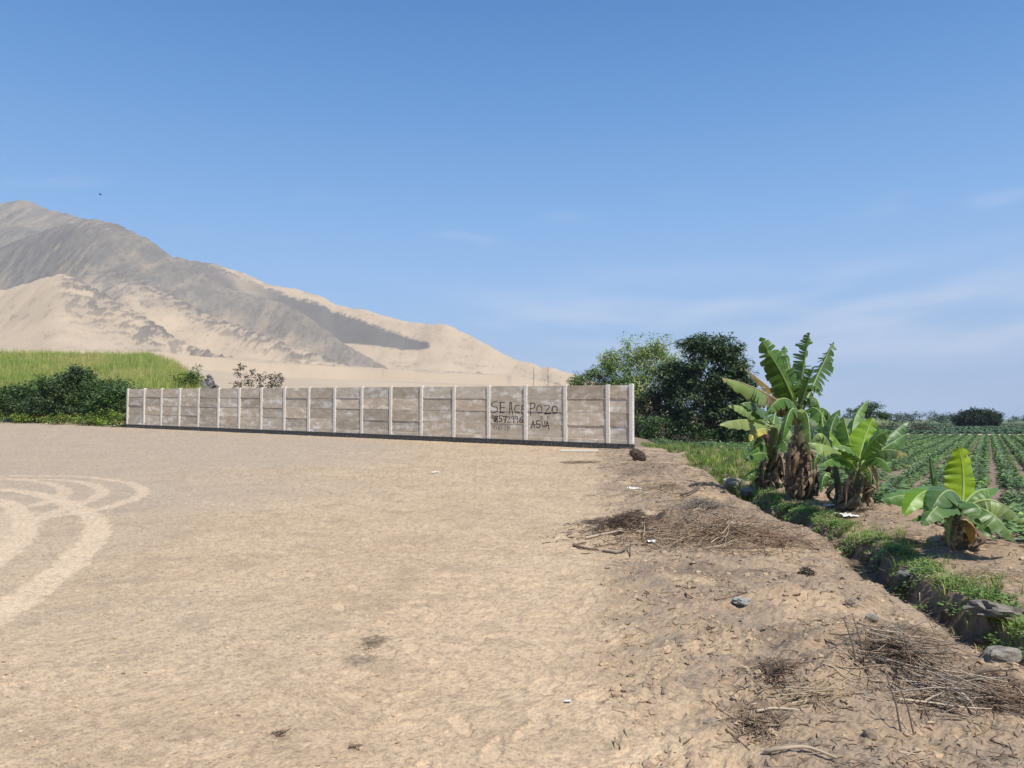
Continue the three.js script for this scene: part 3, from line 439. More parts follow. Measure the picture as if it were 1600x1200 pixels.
  // rubble at the field corner
  const pr = at(326, 592, 76); const gr = groundAt(pr.x, 76); const rp = thing('rubble_heap', 'grey heap of rubble beside the green bush behind the wall', 'rubble', gr); const rg = new GB();
  for (let k = 0; k < 150; k++) { const a = rr(0, 6.28), r = Math.pow(rnd(), 0.6); const x = Math.cos(a) * r * 1.1, z = Math.sin(a) * r * 1.3, y = (1 - r) * 1.9 + rr(-0.1, 0.2), s = rr(0.1, 0.28), c = rr(0.08, 0.2); const q = [[s, 0, 0], [0, s, 0], [0, 0, s], [-s, 0, 0], [0, 0, -s], [0, -s, 0]].map((e) => rg.v(x + e[0] + rr(-0.05, 0.05), y + e[1] + rr(-0.05, 0.05), z + e[2], [c, c * 0.96, c * 0.92])); for (const [i, j, l] of [[0, 1, 2], [2, 1, 3], [3, 1, 4], [4, 1, 0], [2, 5, 0], [3, 5, 2], [4, 5, 3], [0, 5, 4]]) rg.t(q[i], q[j], q[l]); }
  mesh('rubble', rg.geo(), barkMat, rp);
  // thin dry stems behind the wall
  for (const [a, b, c, e, lab] of [[830, 640, 834, 575, 'thin bare leaning stem rising behind the wall over the writing'], [856, 640, 856, 573, 'thin bare upright stem with side twigs behind the wall']]) { const d = 42, T = at(c, e, d), B = at(a, b, d); B.y = H(B.x, d) - 0.1; const t = thing('dry_stem', lab, 'stem', B), g = new GB(); g.tube([V(0, 0, 0), T.clone().sub(B).multiplyScalar(0.5).add(V(0.03, 0, 0)), T.clone().sub(B)], 0.022, 0.010, 5, [0.12, 0.09, 0.07]); if (a === 856) for (const [u, w, v] of [[0.72, -0.22, 0.1], [0.76, 0.25, 0.12], [0.85, -0.12, 0.12], [0.8, 0.1, 0.15]]) { const s = T.clone().sub(B).multiplyScalar(u); g.tube([s, s.clone().add(V(w, v, 0))], 0.01, 0.005, 4, [0.12, 0.09, 0.07]); } mesh('stem', g.geo(), barkMat, t); }
  // beyond the field
  const far = (name, lab, px, d, blobs, o, cat = 'tree', grp) => { const x = ray(px, 655)[0] * d; const g = V(x, FIELD, -d); tree(name, lab, cat, g, blobs, o, grp); };
  far('far_tree', 'broad dark green tree standing alone across the field near the horizon', 1525, 185, [[0, 2.4, 0, 5.4, 1.7, 4, 150], [-3, 2.0, 0, 2.6, 1.6, 3, 50], [3, 2.2, 0, 3.0, 1.6, 3, 60], [0, 3.4, 0, 3.6, 0.9, 3, 60], [0, 0.9, 0, 5.2, 0.9, 3, 60]], { clump: 0.8, per: 44, leaf: 0.5, ratio: 0.5, colors: [[0.03, 0.05, 0.028], [0.04, 0.065, 0.033], [0.05, 0.08, 0.04]], trunk: 2, r: 0.4, droop: 0.3 });
  far('umbrella_tree', 'flat crowned tree showing above the middle banana plant', 1357, 100, [[-0.4, 3.3, 0, 1.3, 0.55, 1.3, 26], [0.5, 3.7, 0, 1.3, 0.5, 1.2, 22], [1.6, 2.6, 0, 1.0, 0.4, 1, 18], [-1.9, 3.1, 0, 0.8, 0.4, 0.8, 12], [2.2, 2.3, 0, 0.6, 0.35, 0.8, 8], [0.2, 2.7, 0, 1.2, 0.4, 1, 12]], { clump: 0.42, per: 44, leaf: 0.24, ratio: 0.4, colors: [MD[0], MD[2], DK[2]], trunk: 2.9, r: 0.13, limbs: 24, lean: [0.2, 0] });
  far('brown_bush', 'brownish bush at the far left edge of the field', 1440, 112, [[0, 0.9, 0, 1.6, 0.85, 1.2, 50]], { clump: 0.35, per: 20, leaf: 0.24, ratio: 0.3, colors: [[0.12, 0.085, 0.055], [0.09, 0.065, 0.045], [0.06, 0.06, 0.035]], stems: 14, r: 0.04, bark: [0.14, 0.09, 0.06] }, 'bush');
  far('purple_bush', 'dull brown purple bush behind the middle banana plant', 1388, 108, [[0, 0.9, 0, 2.4, 0.8, 1.2, 50]], { clump: 0.35, per: 20, leaf: 0.24, ratio: 0.3, colors: [[0.085, 0.065, 0.055], [0.05, 0.06, 0.035]], stems: 14, r: 0.04 }, 'bush');
  const line = [[1268, 230, 3.6], [1282, 250, 4.2], [1410, 300, 4.4], [1424, 310, 4.8], [1452, 320, 5.2], [1467, 300, 3.8], [1478, 320, 4.6], [1398, 280, 4.0], [1375, 290, 4.3], [1340, 300, 4.5], [1320, 300, 4.0], [1584, 420, 3.6], [1600, 460, 4.4], [1618, 430, 4.0]];
  const words = ['first', 'second', 'third', 'fourth', 'fifth', 'sixth', 'seventh', 'eighth', 'ninth', 'tenth', 'eleventh', 'twelfth', 'thirteenth', 'fourteenth'];
  line.sort((a, b) => a[0] - b[0]).forEach(([px, d, h], n) => far('horizon_tree', `hazy ${n < 11 ? 'tree of the distant treeline beyond the bananas' : 'low tree on the horizon right of the broad tree'}, ${n < 11 ? words[n] : words[n - 11]} from the left`, px, d, [[0, h * 0.5, 0, h * 0.85, h * 0.48, h * 0.8, 26], [h * 0.3, h * 0.8, 0, h * 0.3, h * 0.25, h * 0.3, 8]], { clump: 0.9, per: 16, leaf: 0.6, ratio: 0.5, colors: [DK[1], DK[2], [0.045, 0.06, 0.045]], trunk: h * 0.5, r: 0.25, limbs: 5 }, 'tree', 'trees of the distant treeline'));
}
console.log('trees done');

// ---------------------------------------------------------------- field crop, grasses (ground cover)
function tuftGeo(n, h, spread, w, lean, seed) { const r = mulberry(seed), b = new GB(); for (let k = 0; k < n; k++) { const a = r() * 6.28, q = r() * spread, L = h * (0.55 + 0.6 * r()), l = lean * (0.3 + r()); const x = Math.cos(a) * q, z = Math.sin(a) * q, ca = Math.cos(a), sa = Math.sin(a); const k1 = 0.7 + 0.6 * r(), c = [k1, k1, k1 * (0.8 + 0.4 * r())]; const W = w * (0.6 + 0.8 * r()), sx = -sa * W, sz = ca * W; const p0 = b.v(x - sx, -0.03, z - sz, c), p1 = b.v(x + sx, -0.03, z + sz, c), p2 = b.v(x + sx * 0.8 + ca * l * L * 0.35, L * 0.6, z + sz * 0.8 + sa * l * L * 0.35, c), p3 = b.v(x - sx * 0.8 + ca * l * L * 0.35, L * 0.6, z - sz * 0.8 + sa * l * L * 0.35, c), p4 = b.v(x + ca * l * L, L * (1 - 0.25 * l), z + sa * l * L, c); b.q(p0, p1, p2, p3); b.t(p3, p2, p4); } return b.geo(); }
function cropGeo(n, R, h, leaf, seed) { const r = mulberry(seed), b = new GB(); for (let k = 0; k < n; k++) { const a = r() * 6.28, q = Math.sqrt(r()) * R, y = h * (0.25 + 0.75 * r()) * (1 - 0.5 * (q / R) ** 2); const dir = V(Math.cos(a) + (r() - 0.5), (r() - 0.6) * 0.5, Math.sin(a) + (r() - 0.5)).normalize(), nor = V((r() - 0.5) * 1.1, 1, (r() - 0.5) * 1.1); nor.addScaledVector(dir, -nor.dot(dir)).normalize(); const k1 = 0.65 + 0.7 * r(); b.leaf(Math.cos(a) * q, y, Math.sin(a) * q, dir, nor, leaf * (0.7 + 0.6 * r()), leaf * 0.85, [k1, k1, k1]); } return b.geo(); }
function scatter(name, label, category, geo, mat, list) { const m = new THREE.InstancedMesh(geo, mat, list.length), M = new THREE.Matrix4(), Q = new THREE.Quaternion(), C = new THREE.Color(); list.forEach(([p, s, c, sy, tilt], k) => { Q.setFromEuler(new THREE.Euler(tilt ? rr(-tilt, tilt) : 0, rr(0, 6.28), tilt ? rr(-tilt, tilt) : 0)); M.compose(p, Q, V(s, s * (sy ?? 1), s)); m.setMatrixAt(k, M); m.setColorAt(k, C.setRGB(c[0], c[1], c[2])); }); m.castShadow = m.receiveShadow = true; m.name = numbered(name); scene.add(m); return tag(m, label, category, null, 'stuff'); }
{
  const RA = 31.8 * Math.PI / 180, rx = Math.sin(RA), rd = Math.cos(RA), nx = rd, nd = -rx;   // row direction and its normal (x, depth)
  const near = [], farL = []; const rowStep = 0.94;
  for (let r = -70; r < 40; r++) for (let t = 4; t < 118; t += 0.22) {
    const p = (r + 0.42) * rowStep + 2.0 * 0.088 * nx + rr(-0.09, 0.09), tt = t + rr(-0.12, 0.12); const x = p * nx + tt * rx, d = p * nd + tt * rd; if (d < 6 || d > 88.5) continue; const X = x / d; if (X < 0.15 || X > 0.78) continue; const s = x - ditchX(d); if (s < (d < 13 ? 1.9 : 2.5) + 0.35 * N2(d * 0.5, 4)) continue; if (d > 48 && X < 0.27) continue;
    const bare = fbm(x * 0.22 + 5, d * 0.22, 3); if (d < 34 && bare > 0.12 && rnd() < sst(0.1, 0.35, bare)) continue;
    const k = 0.8 + 0.35 * rnd() + 0.25 * fbm(x * 0.1, d * 0.1, 2), hv = rnd(); const c = hv < 0.82 ? [0.098 * k, 0.168 * k, 0.042 * k] : [0.16 * k, 0.25 * k, 0.05 * k]; const w = sst(6, 50, d); near.push([V(x, H(x, d) - 0.02, -d), rr(0.8, 1.2) * mix(0.95, 1.05, w), c, rr(0.8, 1.2)]);
  }
  const cropMat = new THREE.MeshPhysicalMaterial({ vertexColors: true, roughness: 0.6, side: THREE.DoubleSide, transmission: 0.2, thickness: 0 });
  scatter('crop_plants', 'dark green leafy crop growing in long rows across the field', 'crop', cropGeo(84, 0.275, 0.33, 0.09, 4), cropMat, near);
  for (let k = 0; k < 14000; k++) { const d = rr(93.5, 300), x = rr(0.22, 0.8) * d; if (rnd() > 140 / d) continue; const q = 0.85 + 0.3 * rnd() + 0.3 * fbm(x * 0.02, d * 0.02, 2), band = d > 150 && fbm(x * 0.01, d * 0.03, 2) > 0.1; farL.push([V(x, FIELD - 0.05, -d), rr(1.2, 2.2), band ? [0.10 * q, 0.13 * q, 0.05 * q] : [0.05 * q, 0.095 * q, 0.03 * q]]); }
  scatter('far_crop', 'green crop of the second field beyond the pale farm track', 'crop', cropGeo(40, 0.7, 0.30, 0.2, 6), cropMat, farL);
  // tall grass on the slope at left
  const gl = []; const grassMat = new THREE.MeshPhysicalMaterial({ vertexColors: true, roughness: 0.7, side: THREE.DoubleSide, transmission: 0.3, thickness: 0 });
  for (let k = 0; k < 26000; k++) { const d = rr(63, 131), X = rr(-0.86, -0.392), x = X * d; if (X > grassEdge(d) + rr(-0.006, 0.006)) continue; const n = fbm(x * 0.06, d * 0.09, 3); if (n > 0.2 && rnd() < 0.55) continue; if (fbm(x * 0.25 + 9, d * 0.25, 2) > 0.35) continue; const k1 = rr(0.8, 1.25), br = clamp(0.5 + 1.1 * n + rr(-0.25, 0.25)); const c = mixc([0.25, 0.37, 0.045], [0.52, 0.46, 0.17], br); gl.push([V(x, H(x, d) - 0.05, -d), rr(0.6, 1.3), [c[0] * k1, c[1] * k1, c[2] * k1], rr(0.6, 1.7)]); }
  scatter('tall_grass', 'tall bright green grass covering the slope above the hedge', 'grass', tuftGeo(14, 0.95, 0.4, 0.02, 0.35, 8), grassMat, gl);
  // weeds along the ditch and on the bank below the trees
  const wl = [], dl = [];
  for (let k = 0; k < 9000; k++) { const d = rr(15, 46), s = rr(0.15, 7), x = ditchX(d) + s; if (s > 1.6 + (d - 14) * 0.16) continue; if (d < 20 && s > 1.4) continue; const n = fbm(x * 0.4, d * 0.3, 3); if (n > 0.25 && d > 30 && rnd() < 0.75) continue; const k1 = rr(0.7, 1.3), c = rnd() < 0.75 ? mixc([0.19, 0.31, 0.03], [0.10, 0.19, 0.03], clamp(0.5 + n)) : [0.34, 0.32, 0.12]; if (n > 0.1 && rnd() < 0.5) continue; wl.push([V(x, H(x, d) - 0.02, -d), rr(0.4, 1.0), c.map((q) => q * k1), rr(0.7, 1.1)]); }
  for (let k = 0; k < 5200; k++) { const d = rr(20, 56), X = rr(0.16, 0.34), x = X * d, s = x - ditchX(d); if (s < 1.5 || (X > 0.26 && d < 30)) continue; const k1 = rr(0.7, 1.2); dl.push([V(x, H(x, d) - 0.02, -d), rr(0.7, 1.2), [0.08 * k1, 0.15 * k1, 0.038 * k1]]); }
  for (let k = 0; k < 1500; k++) { const d = rr(8.5, 24), s = rr(1.9, 4.2), x = ditchX(d) + s; if (fbm(x * 0.5 + 3, d * 0.5, 2) < (s < 2.6 ? 0.15 : -0.15)) continue; const k1 = rr(0.7, 1.25); dl.push([V(x, H(x, d) - 0.02, -d), rr(0.45, 0.95), [0.10 * k1, 0.18 * k1, 0.04 * k1]]); }
  scatter('bank_weeds', 'bright green weeds and grass on the bank right of the wall end', 'weeds', tuftGeo(16, 0.30, 0.14, 0.010, 0.7, 12), grassMat, wl);
  scatter('bank_ground_cover', 'dark green creeping ground cover in front of the shaded trees', 'ground cover', cropGeo(26, 0.35, 0.26, 0.12, 14), cropMat, dl);
  const el = []; for (let k = 0; k < 1500; k++) { const d = rr(4.2, 14.5); const wv = 0.5 + 0.5 * N2(d * 0.9, 20); const s = mix(0.52, 0.95, rnd() * rnd()) + rr(-0.2, 0.1) + (d < 6.5 ? rr(-0.25, 0.1) : 0); if (rnd() > clamp(wv * 1.5 - 0.25 + (d < 7 ? 0.2 : 0))) continue; const x = ditchX(d) + s, k1 = rr(0.7, 1.3), c = rnd() < 0.75 ? [0.19, 0.30, 0.04] : [0.34, 0.30, 0.14]; el.push([V(x, H(x, d) - 0.01, -d), rr(0.35, 0.85), c.map((q) => q * k1), rr(0.7, 1.2)]); }
  const eb = []; for (let k = 0; k < 850; k++) { const d = rr(4.2, 15), s = rr(0.3, 0.72), x = ditchX(d) + s; if (fbm(d * 0.8 + 2, s * 2, 2) < -0.1) continue; const k1 = rr(0.7, 1.3); eb.push([V(x, H(x, d) - 0.01, -d), rr(0.5, 1.1), [0.14 * k1, 0.24 * k1, 0.04 * k1]]); }
  scatter('ditch_weeds', 'low leafy green weeds hugging the far edge of the ditch', 'weeds', cropGeo(34, 0.10, 0.09, 0.035, 31), cropMat, eb);
  scatter('ditch_grass', 'short green grass fringing the far edge of the ditch', 'grass', tuftGeo(12, 0.15, 0.06, 0.0045, 0.8, 18), grassMat, el);
}
console.log('cover done');
// ---------------------------------------------------------------- banana plants
const veinTex = noiseTex(256, (u, v) => { const k = 0.93 + 0.07 * Math.sin(v * 6.2832 * 46) * 0.8 + 0.05 * tor(u, v, 8, 3) + 0.05 * Math.sin(v * 6.2832 * 17 + 2 * tor(u, v, 3, 5)); return [k, k, k * 0.97]; });
const blade = new THREE.MeshPhysicalMaterial({ vertexColors: true, map: veinTex, roughness: 0.42, side: THREE.DoubleSide, transmission: 0.38, thickness: 0, specularIntensity: 0.6 });
const dryMat = new THREE.MeshPhysicalMaterial({ vertexColors: true, map: veinTex, roughness: 0.95, side: THREE.DoubleSide, transmission: 0.12, thickness: 0 });
const ribMat = new THREE.MeshStandardMaterial({ vertexColors: true, roughness: 0.6 });
const GR = [0.09, 0.19, 0.035], PALE = [0.24, 0.34, 0.11], NEW = [0.20, 0.34, 0.02], DARK = [0.082, 0.17, 0.035], YEL = [0.46, 0.42, 0.09], TAN = [0.34, 0.24, 0.14], BRN = [0.13, 0.075, 0.045];
// a leaf: base, middle and tip in world space, full width W, o: tear 0..1, fold (drop of the halves, radians), n (which way the upper face looks), c colour, dry (part of the length from the base that is dead)
function bananaLeaf(parent, A, M, C, W, o) {
  const ctl = M.clone().multiplyScalar(2).addScaledVector(A, -0.5).addScaledVector(C, -0.5), cur = new THREE.QuadraticBezierCurve3(A, ctl, C);
  const hint = (o.n ? V(...o.n) : V(0, 1, 0.35)).normalize(), t0 = o.pet ?? 0.1, b = new GB(), rb = new GB(), L = cur.getLength();
  const fr = (u) => { const t = t0 + (1 - t0) * u, p = cur.getPoint(t), T = cur.getTangent(t).normalize(), S = V(0, 0, 0).crossVectors(T, hint).normalize(), N = V(0, 0, 0).crossVectors(S, T).normalize(); return { p, T, S, N }; };
  const prof = (u) => 0.5 * W * Math.min(1, Math.pow(u / 0.14, 0.6)) * Math.pow(clamp(1 - Math.pow(Math.max(0, (u - 0.35) / 0.65), 2.4) * 0.995), 0.75);
  const tear = o.tear ?? 0.25, c = o.c ?? GR, ph = rr(0, 9);
  for (const sd of [-1, 1]) {
    const cuts = [0]; let u = 0; while (u < 1) { u += tear > 0.02 ? rr(0.025, 0.12) / (0.35 + tear * 1.8) * (rnd() < 0.35 ? 2.2 : 1) : 1; cuts.push(Math.min(1, u)); } 
    for (let k = 0; k + 1 < cuts.length; k++) {
      const ua = cuts[k], ub = cuts[k + 1], n = Math.max(1, Math.ceil((ub - ua) / 0.05)), gap = tear * rr(0, 0.5) * (ub - ua), drop = (o.fold ?? 0.25) + rr(-0.25, 0.45) * tear + (o.asym ?? 0) * sd, curl = rr(0.1, 0.5) * (0.4 + tear), sweep = tear * rr(0.0, 0.3), shortn = 1 - tear * rr(0, 0.25), K = 4, rows = [];
      for (let i = 0; i <= n; i++) {
        const row = [];
        for (let j = 0; j <= K; j++) {
          const f = j / K, uc = (ua + ub) / 2; let uu = mix(ua, ub, i / n); uu = clamp(uu + (uc - uu) * (gap / Math.max(1e-6, ub - ua)) * 2 * f * f + sweep * 0.08 * f);
          const { p, S, N } = fr(uu), w = prof(uu) * shortn * f, wv = 0.035 * W * f * Math.sin(uu * 38 + ph + sd) ; const an = drop + curl * f;
          const q = p.clone().addScaledVector(S, sd * w * Math.cos(an)).addScaledVector(N, -w * Math.sin(an) + wv);
          let cc = mixc(c, [c[0] * 1.25, c[1] * 1.2, c[2] * 1.1], clamp(0.5 + 0.5 * Math.sin(uu * 9 + ph)));
          if (o.dry && uu < o.dry + 0.05 * Math.sin(uu * 50 + j)) cc = mixc(BRN, TAN, clamp(0.4 + 0.5 * Math.sin(uu * 31 + f * 4 + ph)));
          if (o.tipDry && uu > 1 - o.tipDry) cc = mixc(cc, [0.42, 0.36, 0.14], 0.8);
          if (tear > 0.3 && f > 0.9) cc = mixc(cc, TAN, 0.3 * rnd());
          row.push(b.v(q.x, q.y, q.z, cc, f * 0.8, uu * L * 0.9));
        }
        rows.push(row);
      }
      for (let i = 0; i < n; i++) for (let j = 0; j < K; j++) b.q(rows[i][j], rows[i][j + 1], rows[i + 1][j + 1], rows[i + 1][j]);
    }
  }
  const pts = [], rad = []; for (let i = 0; i <= 12; i++) { const f = i / 12; const t = f * 0.985, T = cur.getTangent(t), S = V(0, 0, 0).crossVectors(T, hint).normalize(), N = V(0, 0, 0).crossVectors(S, T).normalize(); pts.push(cur.getPoint(t).addScaledVector(N, -0.004)); rad.push(mix(0.024, 0.004, f) * Math.min(1, 0.5 + W)); }
  const rc = o.dry ? TAN : mixc(c, [0.3, 0.36, 0.12], 0.65); rb.tube(pts, rad, 0, 5, rc);
  const o3 = parent.position, lf = mesh(o.dead ? 'dead_leaf' : 'leaf', shift(b.geo(), o3), o.dead || o.dry === 1 ? dryMat : blade, parent); mesh('midrib', shift(rb.geo(), o3), ribMat, lf); return lf;
}
function stem(parent, pts, r0, r1, c1, c2) { const b = new GB(); b.tube(pts, r0, r1, 10, c1, c2); const m = mesh('trunk', shift(b.geo(), parent.position), barkMat, parent);
  return m; }
// dead leaf sheaths hanging round the trunk
function skirt(parent, B, T, r, n, lmin, lmax, wid = 0.11) {
  for (let k = 0; k < n; k++) {
    const a = rr(0, 6.2832), f = rr(0.25, 1), L = Math.min(rr(lmin, lmax), f * T.distanceTo(B) * 1.02), b = new GB(), s = B.clone().lerp(T, f), out = V(Math.cos(a), 0, Math.sin(a)), S = V(-Math.sin(a), 0, Math.cos(a)), c0 = mixc(BRN, pick([TAN, [0.42, 0.33, 0.23], [0.26, 0.19, 0.13], [0.16, 0.12, 0.09]]), rr(0.35, 1)), tw = rr(-1.4, 1.4), off = rr(0.0, 0.09), w0 = wid * rr(0.4, 1.2); let prev = null;
    for (let i = 0; i <= 8; i++) { const g = i / 8, R = r * (1.15 + 0.3 * (1 - f)) + off * Math.sin(g * 2.6) + 0.05 * Math.sin(g * 7 + k); const w = w0 * (0.5 + 0.8 * Math.sin(g * 2.7 + 0.3)) * (1 + 0.25 * Math.sin(g * 23 + k)); const SS = S.clone().applyAxisAngle(V(0, 1, 0), tw * g); const p = s.clone().addScaledVector(out, R).add(V(0, -L * g, 0)).addScaledVector(S, 0.06 * Math.sin(g * 4 + k)); p.y = Math.max(p.y, B.y + 0.02); const cc = c0.map((q) => q * (0.85 + 0.3 * Math.sin(g * 13 + k))); const x = [-1, 0, 1].map((e) => b.v(p.x + SS.x * w * e + out.x * (e ? 0 : 0.03), p.y + (e ? -0.015 : 0), p.z + SS.z * w * e + out.z * (e ? 0 : 0.03), cc, e, g)); if (prev) { b.q(prev[0], prev[1], x[1], x[0]); b.q(prev[1], prev[2], x[2], x[1]); } prev = x; }
    mesh('dry_sheath', shift(b.geo(), parent.position), dryMat, parent);
  }
}
const UP = [0, 1, 0.3], FACE = [-0.1, 0.35, 1], LEFT = [-0.7, 0.5, 0.6], RIGHT = [0.7, 0.6, 0.4];
function plant(name, label, bpx, bpy, trunkTop, r0, r1, leaves, sk) {
  const B = onGround(bpx, bpy); const d0 = -B.z; const t = thing(name, label, 'banana plant', B, 'banana plants along the ditch'); const T = at(trunkTop[0], trunkTop[1], d0 + (trunkTop[2] ?? 0));
  stem(t, [B.clone().add(V(0, -0.2, 0)), B.clone().lerp(T, 0.35).add(V(0.02, 0, 0)), B.clone().lerp(T, 0.75), T], r0, r1, [0.10, 0.075, 0.055], [0.12, 0.15, 0.06]);
  if (sk) skirt(t, B, B.clone().lerp(T, sk[4] ?? 0.85), r0 * 0.9, sk[0], sk[1], sk[2], sk[3]);
  for (const [a, m, c, W, o] of leaves) bananaLeaf(t, at(a[0], a[1], d0 + (a[2] ?? 0)), at(m[0], m[1], d0 + (m[2] ?? 0)), at(c[0], c[1], d0 + (c[2] ?? 0)), W, o ?? {});
  return { t, d0, B, T };
}
plant('banana_plant', 'tallest banana plant with torn upright leaves and thick skirt of dry sheaths', 1256, 778, [1249, 640], 0.15, 0.09, [
  [[1247, 642], [1255, 577], [1265, 519, -0.2], 0.52, { tear: 1, n: [0.15, 0.2, 1], fold: 0.35, c: [0.085, 0.165, 0.035], pet: 0.14 }],
  [[1252, 642], [1277, 588, 0.3], [1303, 533, 0.5], 0.56, { tear: 1, n: [-0.3, 0.5, 1], fold: 0.5, c: [0.08, 0.15, 0.035], pet: 0.1 }],
  [[1246, 640], [1222, 588, -0.2], [1188, 527, -0.3], 0.62, { tear: 0.6, n: [-0.55, 0.1, 1], fold: 0.2, asym: 0.2, c: [0.075, 0.15, 0.03], pet: 0.12 }],
  [[1244, 636, -0.1], [1222, 585, -0.3], [1198, 548, -0.5], 0.5, { tear: 0.3, n: [0.2, 0.1, 1], fold: 0.3, c: [0.085, 0.17, 0.02], pet: 0.12 }],
  [[1243, 648, -0.1], [1190, 611, -0.5], [1128, 590, -0.7], 0.52, { tear: 0.45, n: [0, 1, 0.1], fold: 0.95, c: PALE, dry: 0.42, tipDry: 0.07, pet: 0.05 }],
  [[1245, 655, -0.2], [1228, 634, -0.5], [1216, 646, -0.7], 0.34, { tear: 0.3, dry: 1, dead: true, fold: 0.8, n: UP }],
  [[1246, 665, -0.2], [1234, 640, -0.5], [1224, 636, -0.6], 0.3, { tear: 0.2, dead: true, c: [0.34, 0.17, 0.05], fold: 0.6, n: FACE }],
  [[1246, 645, 0.4], [1200, 604, 1.2], [1163, 575, 1.8], 0.24, { tear: 0.7, c: [0.28, 0.2, 0.06], fold: 0.5, dry: 0.15, tipDry: 0.25 }],
  [[1252, 645], [1274, 622, -0.2], [1284, 664, -0.3], 0.5, { tear: 0.8, fold: 0.9, c: [0.085, 0.16, 0.04], n: RIGHT }],
  [[1250, 640], [1268, 605, -0.2], [1285, 612, -0.5], 0.34, { tear: 0.8, fold: 0.7, c: [0.09, 0.165, 0.04], n: RIGHT }],
  [[1251, 640, -0.2], [1262, 652, -0.5], [1272, 694, -0.7], 0.22, { tear: 0.3, fold: 0.4, c: PALE, n: [0.4, 0.3, 1] }],
  [[1250, 650, 0.3], [1290, 640, 0.9], [1310, 690, 1.1], 0.3, { tear: 0.6, fold: 0.8, c: GR }],
  [[1248, 650], [1225, 660, 0.4], [1212, 700, 0.6], 0.34, { tear: 0.5, fold: 0.8, c: DARK }],
  [[1248, 640, 0.1], [1234, 582, 0.3], [1226, 540, 0.4], 0.42, { tear: 0.5, n: [0.3, 0.2, 1], fold: 0.35, c: GR }],
  [[1250, 645, -0.1], [1262, 600, -0.4], [1272, 575, -0.6], 0.3, { tear: 0.8, n: [0.2, 0.2, 1], fold: 0.5, c: GR }],
  [[1249, 650, -0.2], [1225, 622, -0.8], [1195, 650, -1.0], 0.4, { tear: 0.4, fold: 0.6, c: GR, n: [-0.2, 0.8, 0.6] }],
  [[1250, 652, -0.2], [1278, 640, -0.7], [1300, 690, -0.9], 0.36, { tear: 0.4, fold: 0.6, c: GR, n: [0.2, 0.8, 0.6] }],
  [[1249, 655, -0.2], [1236, 640, -0.8], [1222, 690, -1.0], 0.36, { tear: 0.4, fold: 0.6, c: GR, n: [-0.2, 0.7, 0.7] }],
  [[1251, 655, -0.2], [1262, 650, -0.7], [1266, 712, -0.9], 0.32, { tear: 0.5, fold: 0.6, c: [0.12, 0.2, 0.05], n: [0.1, 0.5, 0.9] }],
  [[1250, 700], [1262, 690, -0.3], [1268, 745, -0.45], 0.2, { tear: 0.8, dry: 1, dead: true, fold: 0.7 }],
  [[1247, 690], [1238, 685, -0.3], [1234, 750, -0.4], 0.18, { tear: 0.8, dry: 1, dead: true, fold: 0.7 }],
], [110, 0.3, 0.75, 0.045, 0.62]);
const second = plant('banana_plant', 'shaded banana plant left of the tallest one, with pale drooping leaves and a purple bud', 1207, 764, [1209, 668], 0.17, 0.10, [
  [[1208, 668, -0.1], [1166, 656, -0.5], [1124, 664, -0.8], 0.46, { tear: 0.12, fold: 0.45, c: [0.24, 0.31, 0.10], n: [0, 1, 0.55] }],
  [[1205, 664], [1166, 638, 0.1], [1137, 634, 0], 0.36, { tear: 0.3, fold: 0.6, c: PALE, n: [-0.1, 1, 0.5] }],
  [[1206, 662], [1182, 633, -0.4], [1157, 631, -0.6], 0.44, { tear: 0.15, fold: 0.75, c: [0.09, 0.17, 0.05], n: [0.1, 1, 0.25] }],
  [[1203, 672, -0.2], [1184, 672, -0.5], [1172, 690, -0.7], 0.26, { tear: 0.1, fold: 0.3, c: YEL, n: [-0.2, 0.7, 0.8] }],
  [[1212, 666], [1226, 664, -0.4], [1240, 695, -0.6], 0.34, { tear: 0.15, fold: 0.4, c: PALE, n: [0.2, 0.7, 0.7] }],
  [[1208, 700], [1182, 695, -0.3], [1165, 722, -0.5], 0.34, { tear: 0.3, fold: 0.7, c: DARK }],
  [[1206, 712], [1186, 708, -0.4], [1164, 716, -0.7], 0.32, { tear: 0.2, fold: 0.7, c: DARK }],
  [[1210, 700], [1224, 690, -0.5], [1238, 716, -0.6], 0.34, { tear: 0.2, fold: 0.6, c: [0.085, 0.17, 0.04] }],
  [[1203, 735], [1180, 733, -0.3], [1160, 750, -0.4], 0.3, { tear: 0.2, fold: 0.6, c: DARK }],
  [[1208, 662], [1212, 640, 0.5], [1216, 610, 0.9], 0.36, { tear: 0.4, fold: 0.4, c: DARK, n: FACE }],
  [[1204, 690], [1192, 672, 0.3], [1175, 700, 0.5], 0.4, { tear: 0.4, fold: 0.8, c: DARK }],
  [[1204, 725], [1196, 715, -0.3], [1192, 756, -0.4], 0.22, { tear: 0.6, dry: 1, dead: true, fold: 0.7 }],
  [[1213, 725], [1222, 715, -0.3], [1226, 758, -0.4], 0.22, { tear: 0.6, dry: 1, dead: true, fold: 0.7 }],
], [70, 0.3, 0.6, 0.042, 0.62]);
{ const p = at(1197, 676, second.d0 - 0.35), b = new GB(); b.tube([at(1204, 668, second.d0 - 0.15), at(1198, 670, second.d0 - 0.3), p], 0.016, 0.016, 6, [0.12, 0.15, 0.05]); const pts = [], rad = []; for (let i = 0; i <= 8; i++) { const f = i / 8; pts.push(p.clone().add(V(0.01 * f, -0.27 * f, 0))); rad.push(0.055 * Math.sin(Math.min(1, f * 1.15 + 0.2) * 2.7) + 0.004); } b.tube(pts, rad, 0, 8, [0.10, 0.035, 0.04], [0.07, 0.02, 0.035]); const m = mesh('flower_bud', shift(b.geo(), second.t.position), ribMat, second.t); m.userData.label = 'drooping dark purple flower bud'; }
